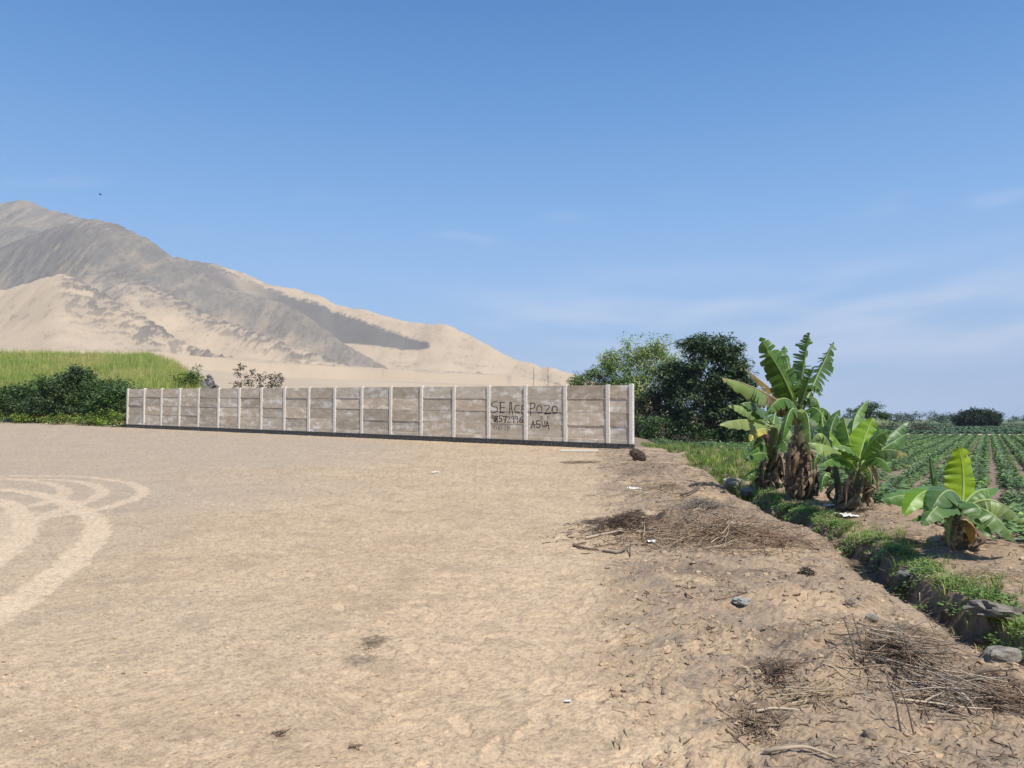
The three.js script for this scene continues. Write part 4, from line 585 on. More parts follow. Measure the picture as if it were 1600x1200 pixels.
plant('banana_plant', 'bright medium banana plant with fan of wide green leaves, right of the tallest', 1337, 802, [1339, 728], 0.15, 0.09, [
  [[1340, 732], [1349, 692, 0.1], [1364, 652, 0.2], 0.46, { tear: 0.1, fold: 0.12, c: NEW, n: [-0.25, 0.3, 1], pet: 0.05 }],
  [[1339, 730, -0.1], [1319, 702, -0.3], [1296, 674, -0.3], 0.34, { tear: 0.06, fold: 0.35, c: [0.17, 0.29, 0.03], n: [0.45, 0.75, 0.5] }],
  [[1338, 736, -0.1], [1302, 702, -0.5], [1263, 692, -0.6], 0.42, { tear: 0.15, fold: 0.5, c: PALE, n: [-0.15, 0.9, 0.5], tipDry: 0.04 }],
  [[1338, 736, -0.2], [1312, 716, -0.6], [1282, 728, -0.9], 0.3, { tear: 0.2, fold: 0.6, c: GR }],
  [[1345, 724], [1382, 688, 0.2], [1419, 657, 0.4], 0.32, { tear: 0.3, fold: 0.5, c: [0.09, 0.18, 0.055], n: [-0.45, 0.8, 0.5] }],
  [[1345, 727, -0.1], [1384, 698, -0.1], [1420, 676, 0], 0.34, { tear: 0.4, fold: 0.5, c: [0.085, 0.175, 0.05], n: [-0.35, 0.8, 0.65] }],
  [[1344, 732, -0.1], [1378, 704, -0.4], [1420, 712, -0.5], 0.34, { tear: 0.45, fold: 0.7, c: [0.11, 0.18, 0.07], tipDry: 0.2, n: [0, 1, 0.5] }],
  [[1336, 722, 0.1], [1334, 660, 0.6], [1358, 625, 0.9], 0.3, { tear: 0.3, fold: 0.5, c: [0.12, 0.22, 0.05], n: [-0.6, 0.5, 0.6] }],
  [[1337, 728, 0.1], [1328, 690, 0.2], [1318, 650, 0.3], 0.44, { tear: 0.15, fold: 0.75, c: [0.09, 0.19, 0.02], n: [0.25, 0.3, 1] }],
  [[1340, 730, 0.2], [1345, 690, 0.6], [1335, 668, 0.9], 0.4, { tear: 0.2, fold: 0.5, c: GR, n: FACE }],
  [[1342, 728, -0.2], [1362, 690, -0.6], [1392, 672, -0.8], 0.34, { tear: 0.2, fold: 0.4, c: [0.13, 0.24, 0.05], n: [-0.4, 0.6, 0.8] }],
  [[1338, 728, -0.2], [1326, 700, -0.6], [1300, 700, -0.8], 0.3, { tear: 0.15, fold: 0.4, c: [0.12, 0.22, 0.05] }],
  [[1344, 732, -0.2], [1372, 716, -0.6], [1396, 742, -0.8], 0.3, { tear: 0.3, fold: 0.5, c: GR }],
  [[1345, 735], [1366, 728, -0.2], [1373, 772, -0.3], 0.16, { tear: 0.6, c: [0.42, 0.28, 0.16], dead: true, fold: 0.7 }],
  [[1343, 738, -0.1], [1358, 732, -0.3], [1362, 764, -0.3], 0.22, { tear: 0.3, fold: 0.6, c: [0.14, 0.2, 0.05] }],
  [[1335, 750], [1326, 745, -0.2], [1322, 790, -0.3], 0.14, { tear: 0.6, dry: 1, dead: true, fold: 0.7 }],
], [44, 0.2, 0.45, 0.03, 0.8]);
plant('banana_plant', 'slim young banana plant squeezed between the tallest and the medium one', 1312, 790, [1300, 702], 0.06, 0.035, [
  [[1300, 706], [1298, 672, 0.1], [1312, 640, 0.2], 0.32, { tear: 0.4, fold: 0.4, c: [0.085, 0.16, 0.05], n: [-0.3, 0.4, 1] }],
  [[1300, 706], [1284, 678, -0.1], [1268, 690, -0.1], 0.32, { tear: 0.6, fold: 0.6, c: PALE }],
  [[1301, 708], [1315, 676, 0], [1330, 672, 0.1], 0.3, { tear: 0.4, fold: 0.5, c: GR }],
  [[1300, 712], [1280, 706, -0.2], [1272, 735, -0.3], 0.26, { tear: 0.4, fold: 0.6, c: DARK }],
  [[1303, 720], [1318, 712, -0.2], [1328, 745, -0.3], 0.26, { tear: 0.4, fold: 0.6, c: DARK }],
  [[1300, 704], [1285, 660, 0.3], [1290, 640, 0.5], 0.22, { tear: 0.6, fold: 0.5, c: GR, n: FACE }],
  [[1306, 750], [1290, 740, -0.1], [1283, 770, -0.2], 0.22, { tear: 0.2, fold: 0.5, c: DARK }],
], [8, 0.15, 0.35, 0.04]);
plant('banana_plant', 'short banana plant near the right edge with one glowing upright leaf', 1502, 858, [1503, 792], 0.12, 0.07, [
  [[1503, 795, 0.1], [1505, 742, 0.15], [1497, 698, 0.1], 0.40, { tear: 0.12, fold: 0.15, c: [0.25, 0.38, 0.012], n: [0.1, 0.25, 1], pet: 0.12 }],
  [[1502, 790, 0.3], [1450, 769, 0.5], [1400, 768, 0.6], 0.22, { tear: 0.05, fold: 0.3, c: [0.18, 0.27, 0.05], n: [0, 1, 0.45] }],
  [[1500, 794, 0.1], [1436, 774, 0.1], [1376, 782, 0.1], 0.30, { tear: 0.08, fold: 0.35, c: [0.11, 0.21, 0.05], n: [0, 0.8, 0.7] }],
  [[1502, 794, -0.1], [1452, 766, -0.3], [1412, 806, -0.5], 0.30, { tear: 0.05, fold: 0.25, c: [0.14, 0.27, 0.02], n: [-0.35, 0.7, 0.7] }],
  [[1505, 793, -0.1], [1482, 766, -0.4], [1454, 800, -0.6], 0.36, { tear: 0.05, fold: 0.3, c: [0.085, 0.165, 0.055], n: [-0.2, 0.7, 0.75] }],
  [[1503, 797, -0.1], [1466, 796, -0.3], [1422, 814, -0.5], 0.26, { tear: 0.1, fold: 0.5, c: DARK, n: [0, 1, -0.2] }],
  [[1507, 796, 0], [1552, 782, -0.1], [1600, 818, -0.2], 0.36, { tear: 0.2, fold: 0.45, c: [0.20, 0.28, 0.085], n: [0.1, 0.9, 0.6] }],
  [[1506, 794, -0.1], [1528, 792, -0.4], [1553, 845, -0.6], 0.36, { tear: 0.1, fold: 0.35, c: [0.085, 0.17, 0.04], n: [0.35, 0.7, 0.7] }],
  [[1504, 790, 0.05], [1530, 766, 0.1], [1553, 773, 0.1], 0.26, { tear: 0.15, fold: 0.5, c: [0.10, 0.21, 0.03], n: [0, 1, 0.1] }],
  [[1507, 798, 0.1], [1548, 800, 0.2], [1572, 836, 0.2], 0.30, { tear: 0.5, fold: 0.5, c: [0.11, 0.17, 0.075] }],
  [[1503, 797, -0.15], [1474, 786, -0.5], [1440, 822, -0.7], 0.30, { tear: 0.1, fold: 0.4, c: [0.10, 0.19, 0.05], n: [-0.2, 0.8, 0.6] }],
  [[1506, 797, -0.1], [1545, 800, -0.5], [1588, 848, -0.6], 0.32, { tear: 0.15, fold: 0.4, c: [0.12, 0.21, 0.06], n: [0.2, 0.8, 0.6] }],
  [[1504, 794, 0.2], [1520, 770, 0.5], [1560, 762, 0.8], 0.3, { tear: 0.1, fold: 0.4, c: [0.11, 0.21, 0.045] }],
  [[1497, 808, -0.1], [1485, 808, -0.2], [1484, 855, -0.22], 0.13, { tear: 0.2, fold: 0.5, c: PALE, n: FACE }],
  [[1505, 812, -0.1], [1515, 822, -0.25], [1520, 853, -0.3], 0.12, { tear: 0.1, fold: 0.1, c: [0.40, 0.22, 0.05], dead: true, n: FACE }],
  [[1500, 820, -0.1], [1494, 826, -0.2], [1490, 858, -0.3], 0.14, { tear: 0.5, dry: 1, dead: true }],
], [20, 0.12, 0.3, 0.04, 0.95]);
plant('banana_plant', 'small banana shoot with a narrow upright leaf, left of the short plant', 1466, 792, [1464, 778], 0.035, 0.025, [
  [[1464, 780], [1458, 745, 0], [1453, 713, 0], 0.15, { tear: 0.05, fold: 0.5, c: [0.09, 0.18, 0.06], n: [-0.6, 0.4, 0.8], pet: 0.1 }],
  [[1465, 780], [1466, 758, 0], [1462, 745, -0.05], 0.22, { tear: 0.1, fold: 0.4, c: DARK, n: [0.6, 0.3, 0.7] }],
  [[1465, 782], [1474, 770, 0], [1482, 776, -0.1], 0.14, { tear: 0.1, fold: 0.4, c: GR }],
], null);
console.log('bananas done');

// ---------------------------------------------------------------- stones, scraps, brush
const stoneTex = noiseTex(256, (u, v) => { const k = 0.9 + 0.2 * tor(u, v, 9, 2) + 0.18 * tor(u, v, 34, 5); return [k, k * 0.99, k * 0.97]; });
const stoneMat = new THREE.MeshStandardMaterial({ vertexColors: true, map: stoneTex, roughness: 0.95, bumpMap: grainBump, bumpScale: 0.006 });
function stoneGeo(sx, sy, sz, c, moss = 0, box = 0.4, seed = rr(0, 99)) {
  const g = new THREE.IcosahedronGeometry(1, 3), p = g.attributes.position, col = new Float32Array(p.count * 3);
  for (let i = 0; i < p.count; i++) { let x = p.getX(i), y = p.getY(i), z = p.getZ(i); const m = Math.max(Math.abs(x), Math.abs(y), Math.abs(z)); const k = mix(1, 1 / m * 0.8, box) * (1 + 0.2 * N3(x * 1.2 + seed, y * 1.2, z * 1.2) + 0.07 * N3(x * 2.6, y * 2.6 + seed, z * 2.6) + 0.03 * N3(x * 7, y * 7 + seed, z * 7)); p.setXYZ(i, x * k * sx, y * k * sy, z * k * sz); const t = 0.85 + 0.3 * N3(x * 3 + seed, y * 3, z * 3); let cc = c.map((q) => q * t); if (moss && N3(x * 2 + seed, y * 2, z * 2 + 5) > 0.25 - moss) cc = mixc(cc, [0.07, 0.085, 0.045], 0.8); col.set(cc, 3 * i); }
  g.setAttribute('color', new THREE.BufferAttribute(col, 3)); g.computeVertexNormals(); return g;
}
function stone(name, label, category, pos, s, c, o = {}) { const m = mesh(name, stoneGeo(s[0], s[1], s[2], c, o.moss, o.box), stoneMat); m.position.copy(pos); m.position.y += s[1] * (o.up ?? 0.35); m.rotation.set(o.rx ?? rr(-0.15, 0.15), o.ry ?? rr(0, 6), o.rz ?? rr(-0.15, 0.15)); return tag(m, label, category, o.group); }
{ // stones lining the far side of the ditch
  const ord = ['first', 'second', 'third', 'fourth', 'fifth', 'sixth', 'seventh', 'eighth', 'ninth', 'tenth', 'eleventh', 'twelfth', 'thirteenth', 'fourteenth', 'fifteenth'];
  let d = 4.75; for (let k = 0; k < 8; k++) { const L = rr(0.16, 0.30); d += L * 1.1 + rr(0.1, 1.0); const x = ditchX(d) + 0.40 + rr(-0.04, 0.05); const y = lotPlane(x, d) - 0.22; stone('ditch_stone', `dark mossy stone lining the ditch, ${ord[k]} counted from the near end`, 'stone', V(x, y, -d), [rr(0.07, 0.11), rr(0.08, 0.12), L * 0.5], [0.20, 0.15, 0.105], { moss: 0.25, ry: rr(-0.25, 0.25), up: 0.2, box: 0.6, group: 'stones lining the ditch' }); }
  const P = (px, py) => onGround(px, py);
  stone('boulder', 'pale mossy flat topped stone in the grass beside the ditch', 'stone', P(1418, 925), [0.16, 0.09, 0.12], [0.30, 0.28, 0.24], { moss: 0.2, up: 0.7, box: 0.6 });
  stone('slab', 'grey concrete slab leaning over the ditch at the right edge', 'slab', P(1560, 985), [0.26, 0.07, 0.16], [0.27, 0.24, 0.20], { up: 1.3, box: 0.9, ry: 0.5, rz: -0.25 });
  stone('boulder', 'small pale stone at the ditch edge below the concrete slab', 'stone', P(1568, 1035), [0.10, 0.05, 0.06], [0.36, 0.32, 0.27], { up: 0.5 });
  stone('boulder', 'pale lump of rock on the shaded bank left of the banana plants', 'stone', P(1150, 765), [0.32, 0.16, 0.24], [0.36, 0.33, 0.28], { up: 0.5 });
  stone('boulder', 'flat pale rock at the foot of the shaded banana plant', 'stone', P(1172, 776), [0.3, 0.1, 0.2], [0.4, 0.35, 0.29], { up: 0.5 });
  stone('pebble_stone', 'round tan stone on bare soil below the tangled twigs', 'stone', P(1360, 1154), [0.034, 0.026, 0.03], [0.46, 0.36, 0.25], { up: 0.6, box: 0.1 });
  stone('pebble_stone', 'pale half buried stone left of the root', 'stone', P(1110, 1132), [0.035, 0.016, 0.03], [0.52, 0.42, 0.3], { up: 0.25, box: 0.1 });
  stone('concrete_chunk', 'flat angular chunk of pale grey concrete on the debris strip', 'concrete chunk', P(1160, 947), [0.085, 0.032, 0.065], [0.50, 0.49, 0.46], { up: 0.7, box: 0.85, ry: 0.6 });
  stone('concrete_chunk', 'small buff block lying above the twig heap', 'concrete chunk', P(1330, 950), [0.05, 0.04, 0.045], [0.46, 0.36, 0.27], { up: 0.6, box: 0.7 });
  stone('concrete_chunk', 'half buried grey block right of the buff block', 'concrete chunk', P(1362, 972), [0.06, 0.03, 0.05], [0.36, 0.33, 0.29], { up: 0.4, box: 0.7 });
  // fibrous dark stump near the end of the wall
  { const p = P(997, 720), t = thing('palm_stump', 'dark brown fibrous stump lying near the right end of the wall', 'stump', p), g = stoneGeo(0.24, 0.15, 0.14, [0.085, 0.06, 0.042], 0, 0.15); g.rotateZ(-0.6); g.translate(0, 0.15, 0); mesh('core', g, stoneMat, t); const b = new GB(); for (let k = 0; k < 260; k++) { const e = rdir(), s = V(e.x * 0.22, e.y * 0.135, e.z * 0.13); s.applyAxisAngle(V(0, 0, 1), -0.6).add(V(0, 0.15, 0)); if (s.y < 0.02) continue; b.tube([s, s.clone().add(V(e.x * 0.07 + rr(-0.05, 0.05), e.y * 0.06 + rr(-0.06, 0.03), e.z * 0.07))], 0.008, 0.003, 3, [0.09, 0.06, 0.045]); } mesh('fibres', b.geo(), woodMat, t); }
  // white plank at the wall foot
  { const a = P(876, 706), c = P(935, 707), m = a.clone().lerp(c, 0.5); const L = a.distanceTo(c), g = new RoundedBoxGeometry(L, 0.05, 0.14, 2, 0.012); const o = mesh('plank', g, new THREE.MeshStandardMaterial({ color: new THREE.Color().setRGB(0.72, 0.69, 0.64), map: stoneTex, roughness: 0.85 })); o.position.copy(m).add(V(0, 0.055, 0)); o.rotation.y = Math.atan2(-(c.z - a.z), c.x - a.x); o.rotation.z = 0.012; tag(o, 'whitish plank lying at the foot of the wall near its right end', 'plank'); }
  // scraps of plastic and paper
  const scrapMat = new THREE.MeshStandardMaterial({ color: new THREE.Color().setRGB(0.78, 0.78, 0.76), roughness: 0.6, side: THREE.DoubleSide });
  for (const [px, py, w, lab] of [[1018, 849, 0.075, 'white crumpled plastic scrap in front of the brown brush heap'], [992, 765, 0.16, 'white scrap on the debris strip below the dark stump'], [1322, 808, 0.17, 'white crumpled sheet at the foot of the medium banana plant'], [680, 739, 0.09, 'tiny white scrap on the open lot below the wall'], [887, 1105, 0.018, 'tiny white scrap on the lot in the foreground'], [1298, 792, 0.1, 'small white scrap left of the crumpled sheet by the bananas']]) { const p = P(px, py), b = new GB(), n = 7, s = rr(0, 50); const id = []; for (let j = 0; j <= n; j++) for (let i = 0; i <= n; i++) { const x = (i / n - 0.5) * 2, z = (j / n - 0.5) * 1.2; id.push(b.v(x * w * (1 + 0.3 * N2(z + s, 1)), 0.012 + w * 0.22 * Math.abs(N2(x * 1.6 + s, z * 1.6)) + w * 0.08 * N2(x * 4 + s, z * 4), z * w, [1, 1, 1])); } for (let j = 0; j < n; j++) for (let i = 0; i < n; i++) { const a = j * (n + 1) + i; b.q(a, a + n + 1, a + n + 2, a + 1); } const m = mesh('plastic_scrap', b.geo(), scrapMat); m.position.copy(p); m.rotation.y = rr(0, 3); tag(m, lab, 'scrap'); }
}
// twigs
const TW = [[0.33, 0.245, 0.165], [0.25, 0.175, 0.115], [0.42, 0.335, 0.24], [0.14, 0.095, 0.065], [0.30, 0.195, 0.11]];
function twig(b, p, dir, L, r, c, bend = 0.25, sides = 4) { const pts = [p.clone()]; const D = dir.clone(); const n = L > 0.25 ? 5 : 3; for (let k = 0; k < n; k++) { D.add(V(rr(-bend, bend), rr(-bend, bend) * 0.7, rr(-bend, bend))).normalize(); pts.push(pts[k].clone().addScaledVector(D, L / n)); } for (const q of pts) { const g = H(q.x, -q.z) + r; if (q.y < g) q.y = g; } b.tube(pts, r, r * 0.45, sides, c, c.map((q) => q * 1.1)); return pts; }
function heap(name, label, px, py, rx, rz, hgt, n, len, rad, cols, o = {}) {
  const c = onGround(px, py), t = thing(name, label, 'brush pile', c), b = new GB();
  for (let k = 0; k < n; k++) { const a = rr(0, 6.2832), q = Math.min(1.6, Math.abs(gauss()) * 0.95); const x = c.x + Math.cos(a) * q * rx, d = -c.z + Math.sin(a) * q * rz; const y = H(x, d) + hgt * Math.max(0, 1 - q * q) * rnd() + 0.004; const az = o.az !== undefined && rnd() < 0.7 ? o.az + gauss() * 0.45 : rr(0, 6.2832); const up = rr(-0.25, 0.3) * (o.stand ?? 1); const D = V(Math.cos(az), up, Math.sin(az)).normalize(); const col = pick(cols), kk = rr(0.7, 1.25); twig(b, V(x, y, -d).addScaledVector(D, -0.5 * len), D, len * rr(0.4, 1.5), rad * (0.35 + 1.5 * Math.pow(rnd(), 3)), col.map((v) => v * kk), o.bend ?? 0.28, 3); if (k % 4 === 0) { const D2 = V(D.x + rr(-0.6, 0.6), rr(0, 0.5), D.z + rr(-0.6, 0.6)).normalize(); twig(b, V(x, y, -d), D2, len * rr(0.25, 0.6), rad * 0.5, col.map((v) => v * kk), 0.3, 3); } }
  const m = mesh('twigs', shift(b.geo(), c), woodMat, t); m.userData.kind = 'stuff'; return { t, c };
}
{
  heap('brush_heap', 'wide brown heap of dry brush and stalks across the debris strip', 1120, 838, 1.3, 0.75, 0.14, 1700, 0.26, 0.005, TW, { stand: 0.9 });
  heap('mulch_heap', 'flat dark brown patch of shredded stalks left of the brush heap', 970, 826, 0.75, 0.8, 0.03, 1600, 0.10, 0.004, [[0.085, 0.055, 0.04], [0.12, 0.08, 0.055], [0.06, 0.04, 0.03]], { stand: 0.3 });
  heap('grey_brush', 'grey tangle of thin branches behind the brown brush heap', 1095, 795, 0.6, 0.45, 0.12, 220, 0.32, 0.006, [[0.16, 0.135, 0.115], [0.22, 0.19, 0.16]], {});
  heap('brown_fronds', 'reddish brown dry fronds at the right end of the brush heap', 1205, 852, 0.5, 0.3, 0.10, 260, 0.36, 0.006, [[0.28, 0.18, 0.12], [0.22, 0.14, 0.1], [0.34, 0.24, 0.16]], { az: 0.25 });
  heap('stalk_heap', 'tangled heap of grey brown stalks in the right foreground', 1410, 1040, 0.27, 0.27, 0.17, 260, 0.32, 0.0042, [TW[0], TW[2], TW[1], [0.3, 0.25, 0.2], TW[3]], { az: 0.95, bend: 0.2 });
  heap('stalk_heap', 'drooping grey stalks spilling right of the tangled heap', 1475, 1085, 0.24, 0.18, 0.09, 170, 0.32, 0.004, [[0.34, 0.29, 0.24], TW[2], TW[1]], { az: 0.75, bend: 0.18 });
  heap('dark_twig_heap', 'dark heap of broken twigs at the right edge of the foreground', 1558, 1108, 0.26, 0.15, 0.07, 280, 0.16, 0.0038, [TW[3], TW[1], [0.08, 0.06, 0.045], TW[0]], {});
  heap('straw_fan', 'fan of thin straw and twigs left of the tangled stalks', 1265, 1098, 0.22, 0.12, 0.03, 170, 0.20, 0.0025, [TW[2], TW[0], [0.36, 0.27, 0.16]], { az: -0.35, bend: 0.2 });
  heap('dead_weeds', 'charred looking dead weeds left of the straw fan', 1215, 1060, 0.22, 0.26, 0.03, 200, 0.09, 0.0032, [TW[3], [0.07, 0.055, 0.045], TW[1]], {});
  heap('dead_weeds', 'dead curled leaves beside the root at the bottom edge', 1178, 1140, 0.16, 0.20, 0.025, 280, 0.08, 0.0032, [TW[3], TW[1], TW[0]], {});
  heap('dead_weeds', 'dry tan weeds on the strip behind the tangled stalks', 1400, 990, 0.5, 0.28, 0.05, 500, 0.14, 0.0028, [TW[0], TW[2], [0.33, 0.25, 0.16]], {});
  heap('dead_weeds', 'small black burnt weed on the strip near the ditch', 1260, 897, 0.09, 0.08, 0.05, 60, 0.10, 0.004, [[0.035, 0.028, 0.024]], {});
  heap('dead_weeds', 'little patch of dark straw on the open lot', 582, 1008, 0.16, 0.24, 0.008, 150, 0.05, 0.0016, [TW[3], TW[1], [0.4, 0.33, 0.24]], { stand: 0.2 });
  heap('dead_weeds', 'curled dry stalk bits on the lot at the bottom edge', 553, 1172, 0.035, 0.03, 0.012, 16, 0.05, 0.003, [TW[1], TW[0]], {});
  heap('dead_weeds', 'crumb of dry leaves on the lot near the lower left', 437, 1150, 0.05, 0.035, 0.01, 24, 0.035, 0.003, [TW[3], TW[1]], {});
  heap('dead_weeds', 'dry brown litter at the foot of the wall end', 905, 724, 0.55, 0.6, 0.03, 160, 0.2, 0.006, [TW[1], TW[0], TW[3]], { stand: 0.3 });
  heap('dead_weeds', 'straw litter along the strip below the wall end', 1040, 760, 0.8, 2.2, 0.05, 500, 0.22, 0.005, [TW[0], TW[2], TW[1]], { stand: 0.5 });
  heap('dead_weeds', 'dry tan straw on the bank left of the short banana plant', 1420, 850, 1.0, 0.7, 0.03, 520, 0.16, 0.0032, [TW[0], TW[2], TW[1]], { stand: 0.5 });
  heap('dead_weeds', 'dry tan straw on the bank below the short banana plant', 1520, 905, 0.9, 0.5, 0.04, 620, 0.16, 0.003, [TW[0], TW[2], [0.36, 0.27, 0.15]], { stand: 0.6 });
  heap('dead_weeds', 'dry straw and leaf scraps at the foot of the medium banana plant', 1310, 815, 0.8, 0.6, 0.03, 380, 0.16, 0.0035, [TW[1], TW[2], TW[0]], { stand: 0.5 });
  // single sticks, from pixel pairs on the ground
  const stick = (lab, pts, r, c, lift) => { const P = pts.map(([a, b, l]) => { const g = onGround(a, b); g.y += r * 1.1 + (l ?? 0); return g; }); const b = new GB(), base = P[0].clone(); const cv = new THREE.CatmullRomCurve3(P).getPoints(10); for (const q of cv) q.y = Math.max(q.y, H(q.x, -q.z) + r * 0.8); b.tube(cv, r, r * 0.55, 6, c, c.map((v) => v * 0.85)); const m = mesh('stick', shift(b.geo(), base), woodMat); m.position.copy(base); tag(m, lab, 'stick'); };
  stick('pale forked branch lying left of the brown brush heap', [[915, 845], [945, 838], [982, 830]], 0.017, [0.42, 0.33, 0.25]);
  stick('brown branch lying in front of the pale forked branch', [[896, 854], [920, 860], [935, 862]], 0.016, [0.2, 0.14, 0.1]);
  stick('short pale stub beside the brown branch on the lot edge', [[898, 853], [915, 850]], 0.014, [0.36, 0.28, 0.2]);
  stick('dark broken root piece in front of the mulch patch', [[942, 864], [965, 868], [982, 860, 0.03], [985, 873]], 0.014, [0.17, 0.13, 0.1]);
  stick('long dark straight stick jutting over the right twig heap', [[1495, 1077, 0.02], [1540, 1072, 0.04], [1582, 1068, 0.03]], 0.007, [0.09, 0.06, 0.045]);
  stick('long pale grey branch in the drooping stalks', [[1480, 1090, 0.05], [1508, 1106, 0.03], [1528, 1120, 0.01]], 0.009, [0.45, 0.39, 0.33]);
  stick('pale twisted root lying at the bottom of the picture', [[1195, 1188], [1225, 1180, 0.01], [1262, 1182, 0.02], [1308, 1197]], 0.011, [0.42, 0.33, 0.23]);
  stick('pale bent stick below the straw fan', [[1182, 1120], [1220, 1112], [1258, 1114], [1272, 1102]], 0.007, [0.45, 0.36, 0.26]);
  stick('thin dark stick lying on bare soil under the straw fan', [[1282, 1134], [1302, 1135], [1322, 1134]], 0.004, [0.1, 0.06, 0.05]);
  stick('slim dark stick lying at the left border of the debris strip', [[1134, 1148], [1155, 1165], [1172, 1178]], 0.0035, [0.13, 0.09, 0.07]);
  stick('dark stick running down left of the dead curled leaves', [[1112, 1102], [1135, 1126], [1168, 1136]], 0.003, [0.16, 0.11, 0.08]);
  stick('reddish stick beside the flat concrete chunk', [[1118, 938], [1140, 934], [1165, 928]], 0.007, [0.25, 0.15, 0.1]);
  stick('short orange brown stick left of the concrete chunk', [[1072, 932], [1082, 935], [1094, 938]], 0.010, [0.46, 0.3, 0.18]);
  stick('dark stick pointing up from the far debris strip', [[1063, 777], [1080, 775, 0.05], [1098, 767, 0.1]], 0.02, [0.13, 0.1, 0.08]);
  stick('brown angled stick on the strip below the far litter', [[1033, 757], [1040, 762, 0.03], [1052, 761]], 0.02, [0.26, 0.18, 0.12]);
  stick('curved thin tan cane across the right corner', [[1570, 1083, 0.02], [1588, 1098, 0.03], [1612, 1118, 0.02]], 0.006, [0.45, 0.33, 0.2]);
  // upright sticks in the stalk heap
  for (const [a, b, c, e, r, lab] of [[1340, 1052, 1318, 965, 0.006, 'taller upright thin dark stick standing in the tangled stalks'], [1352, 1046, 1331, 958, 0.005, 'second upright thin stick beside the taller one'], [1410, 1154, 1383, 1050, 0.0055, 'dark leaning stick planted in bare soil below the stalks'], [1430, 1152, 1400, 1060, 0.0045, 'thin leaning stick right of the dark planted one'], [1460, 1143, 1425, 1075, 0.0042, 'rightmost thin leaning stick below the stalks']]) { const p = onGround(a, b), q = at(c, e, -p.z + 0.12), g = new GB(); g.tube([V(0, -0.03, 0), q.clone().sub(p).multiplyScalar(0.5).add(V(0.006, 0, 0.01)), q.clone().sub(p)], r, r * 0.5, 6, [0.10, 0.075, 0.06]); const m = mesh('upright_stick', g.geo(), woodMat); m.position.copy(p); tag(m, lab, 'stick'); }
  // litter of twig bits, crumbs of earth and pebbles
  const tb = (() => { const g = new GB(); g.tube([V(-0.5, 0, 0), V(0, 0.03, 0.05), V(0.5, 0, 0)], 0.04, 0.025, 3, [1, 1, 1]); return g.geo(); })(), tl = [], pl = [], cl = [];
  for (let k = 0; k < 15000; k++) { const d = 3.2 + 26 * Math.pow(rnd(), 1.6); const s = -2.5 * Math.pow(rnd(), 0.9) - 0.1 + rr(-0.25, 0.2), x = ditchX(d) + s; if (s < -2.0 && rnd() < 0.5) continue; if (fbm(x * 0.9 + 4, d * 0.9, 3) < 0.0 && rnd() < 0.7) continue; const q = pick(TW), kk = rr(0.5, 1.2); tl.push([V(x, H(x, d) + 0.004, -d), (0.012 + 0.11 * Math.pow(rnd(), 2.2)) * mix(1, 2, sst(6, 20, d)), q.map((v) => v * kk), 0.7, 0.25]); }
  for (let k = 0; k < 3200; k++) { const d = 3.2 + 26 * Math.pow(rnd(), 1.3), x = rr(-0.72, 0.3) * d; if (x > ditchX(d) - 2.5) continue; const q = pick(TW), kk = rr(0.35, 1.1); tl.push([V(x, H(x, d) + 0.002, -d), rr(0.008, 0.03) * mix(1, 1.8, sst(5, 18, d)), q.map((v) => v * kk), 0.7, 0.2]); }
  for (let k = 0; k < 7000; k++) { const d = rr(4.5, 24), s = rr(0.6, 3.4), x = ditchX(d) + s; const q = pick(TW), kk = rr(0.6, 1.2); tl.push([V(x, H(x, d) + 0.004, -d), rr(0.03, 0.11), q.map((v) => v * kk), 0.7, 0.25]); }
  scatter('twig_litter', 'scattered bits of dry twig and straw over strip and lot', 'litter', tb, woodMat, tl);
  const cg = stoneGeo(1, 0.7, 1, [1, 1, 1], 0, 0.2, 4), small = (() => { const g = new THREE.IcosahedronGeometry(1, 1), p = g.attributes.position; for (let i = 0; i < p.count; i++) { const x = p.getX(i), y = p.getY(i), z = p.getZ(i), k = 1 + 0.55 * N3(x * 1.6, y * 1.6, z * 1.6); p.setXYZ(i, x * k, y * k * 0.7, z * k); } g.computeVertexNormals(); const n = p.count; g.setAttribute('color', new THREE.BufferAttribute(new Float32Array(n * 3).fill(1), 3)); return g; })();
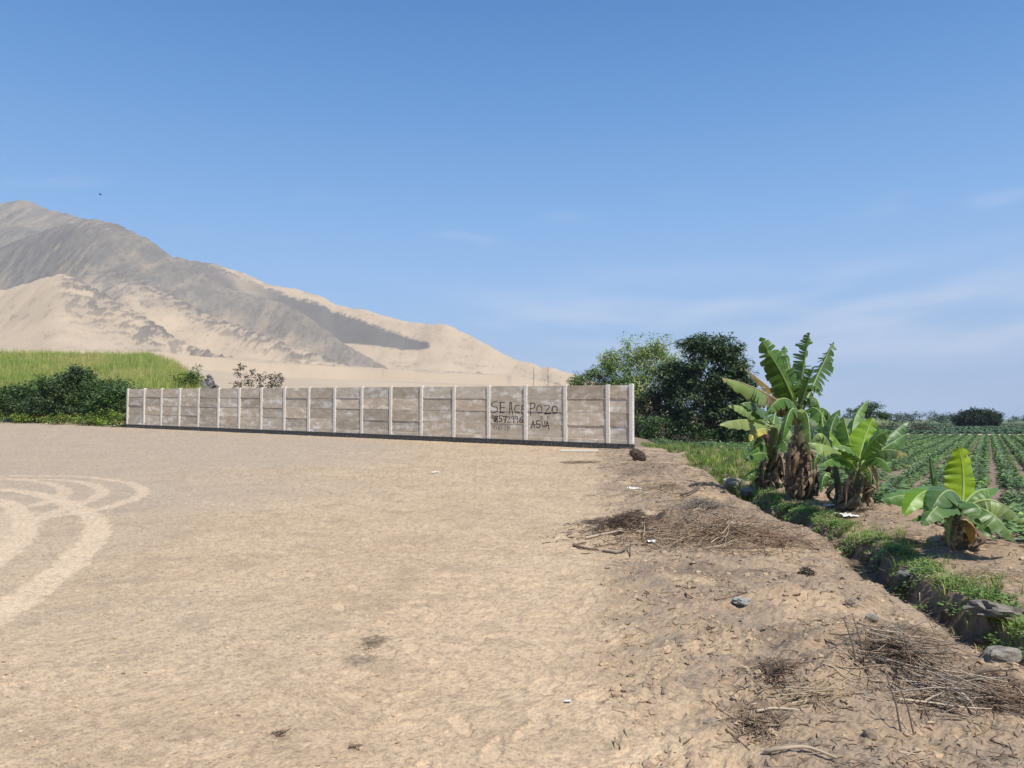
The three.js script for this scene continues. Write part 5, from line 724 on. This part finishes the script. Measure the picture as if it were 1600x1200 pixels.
  for (let k = 0; k < 16000; k++) { const d = 3.1 + 20 * Math.pow(rnd(), 1.6), s = -2.6 * Math.pow(rnd(), 0.8) - 0.05, x = ditchX(d) + s; if (fbm(x * 1.2, d * 1.2, 2) < -0.1 && rnd() < 0.8) continue; const c = mixc(cStrip, pick([cGrey, cSand, cStrip]), rnd()); pl.push([V(x, H(x, d) - 0.002, -d), Math.pow(rnd(), 5) * 0.026 + 0.003, c, 1, 0.6]); }
  for (let k = 0; k < 9000; k++) { const d = 3.1 + 14 * Math.pow(rnd(), 1.6), x = rr(-0.72, 0.6) * d; if (x > ditchX(d) - 3.5) continue; const c = mixc(cSand, pick([cGrey, cPale, cDun]), rnd()); pl.push([V(x, H(x, d) - 0.001, -d), Math.pow(rnd(), 4) * 0.012 + 0.002, c, 1, 0.6]); }
  for (let k = 0; k < 2500; k++) { const d = rr(4.5, 20), x = ditchX(d) + rr(0.55, 3.6); const c = mixc(cBank, pick([cGrey, cSand, cStrip]), rnd()); pl.push([V(x, H(x, d) - 0.001, -d), Math.pow(rnd(), 2.5) * 0.03 + 0.004, c, 1, 0.6]); }
  scatter('earth_crumbs', 'small clods and pebbles scattered over the ground', 'pebbles', small, barkMat, pl);
}
{ // a small bird far off in the sky above the hill
  const p = at(157, 304, 70), t = thing('bird', 'tiny dark bird flying in the clear sky above the hill', 'bird', p), m = new THREE.MeshStandardMaterial({ color: new THREE.Color().setRGB(0.03, 0.028, 0.026), roughness: 0.9 });
  const bd = new THREE.LatheGeometry([[0.001, -0.13], [0.03, -0.09], [0.045, 0], [0.035, 0.07], [0.022, 0.1], [0.001, 0.14]].map(([a, b]) => new THREE.Vector2(a, b)), 10); bd.rotateZ(Math.PI / 2); mesh('body', bd, m, t);
  for (const s of [-1, 1]) { const sh = new THREE.Shape([[0, -0.05], [0.12, -0.06], [0.24, -0.01], [0.12, 0.04], [0, 0.05]].map(([a, b]) => new THREE.Vector2(a, b))); const g = new THREE.ExtrudeGeometry(sh, { depth: 0.008, bevelEnabled: false }); g.rotateX(-Math.PI / 2); g.rotateZ(0.5); g.rotateY(-Math.PI / 2 * s); mesh('wing', g, m, t); }
}
console.log('objects done');
renderer.render(scene, camera);
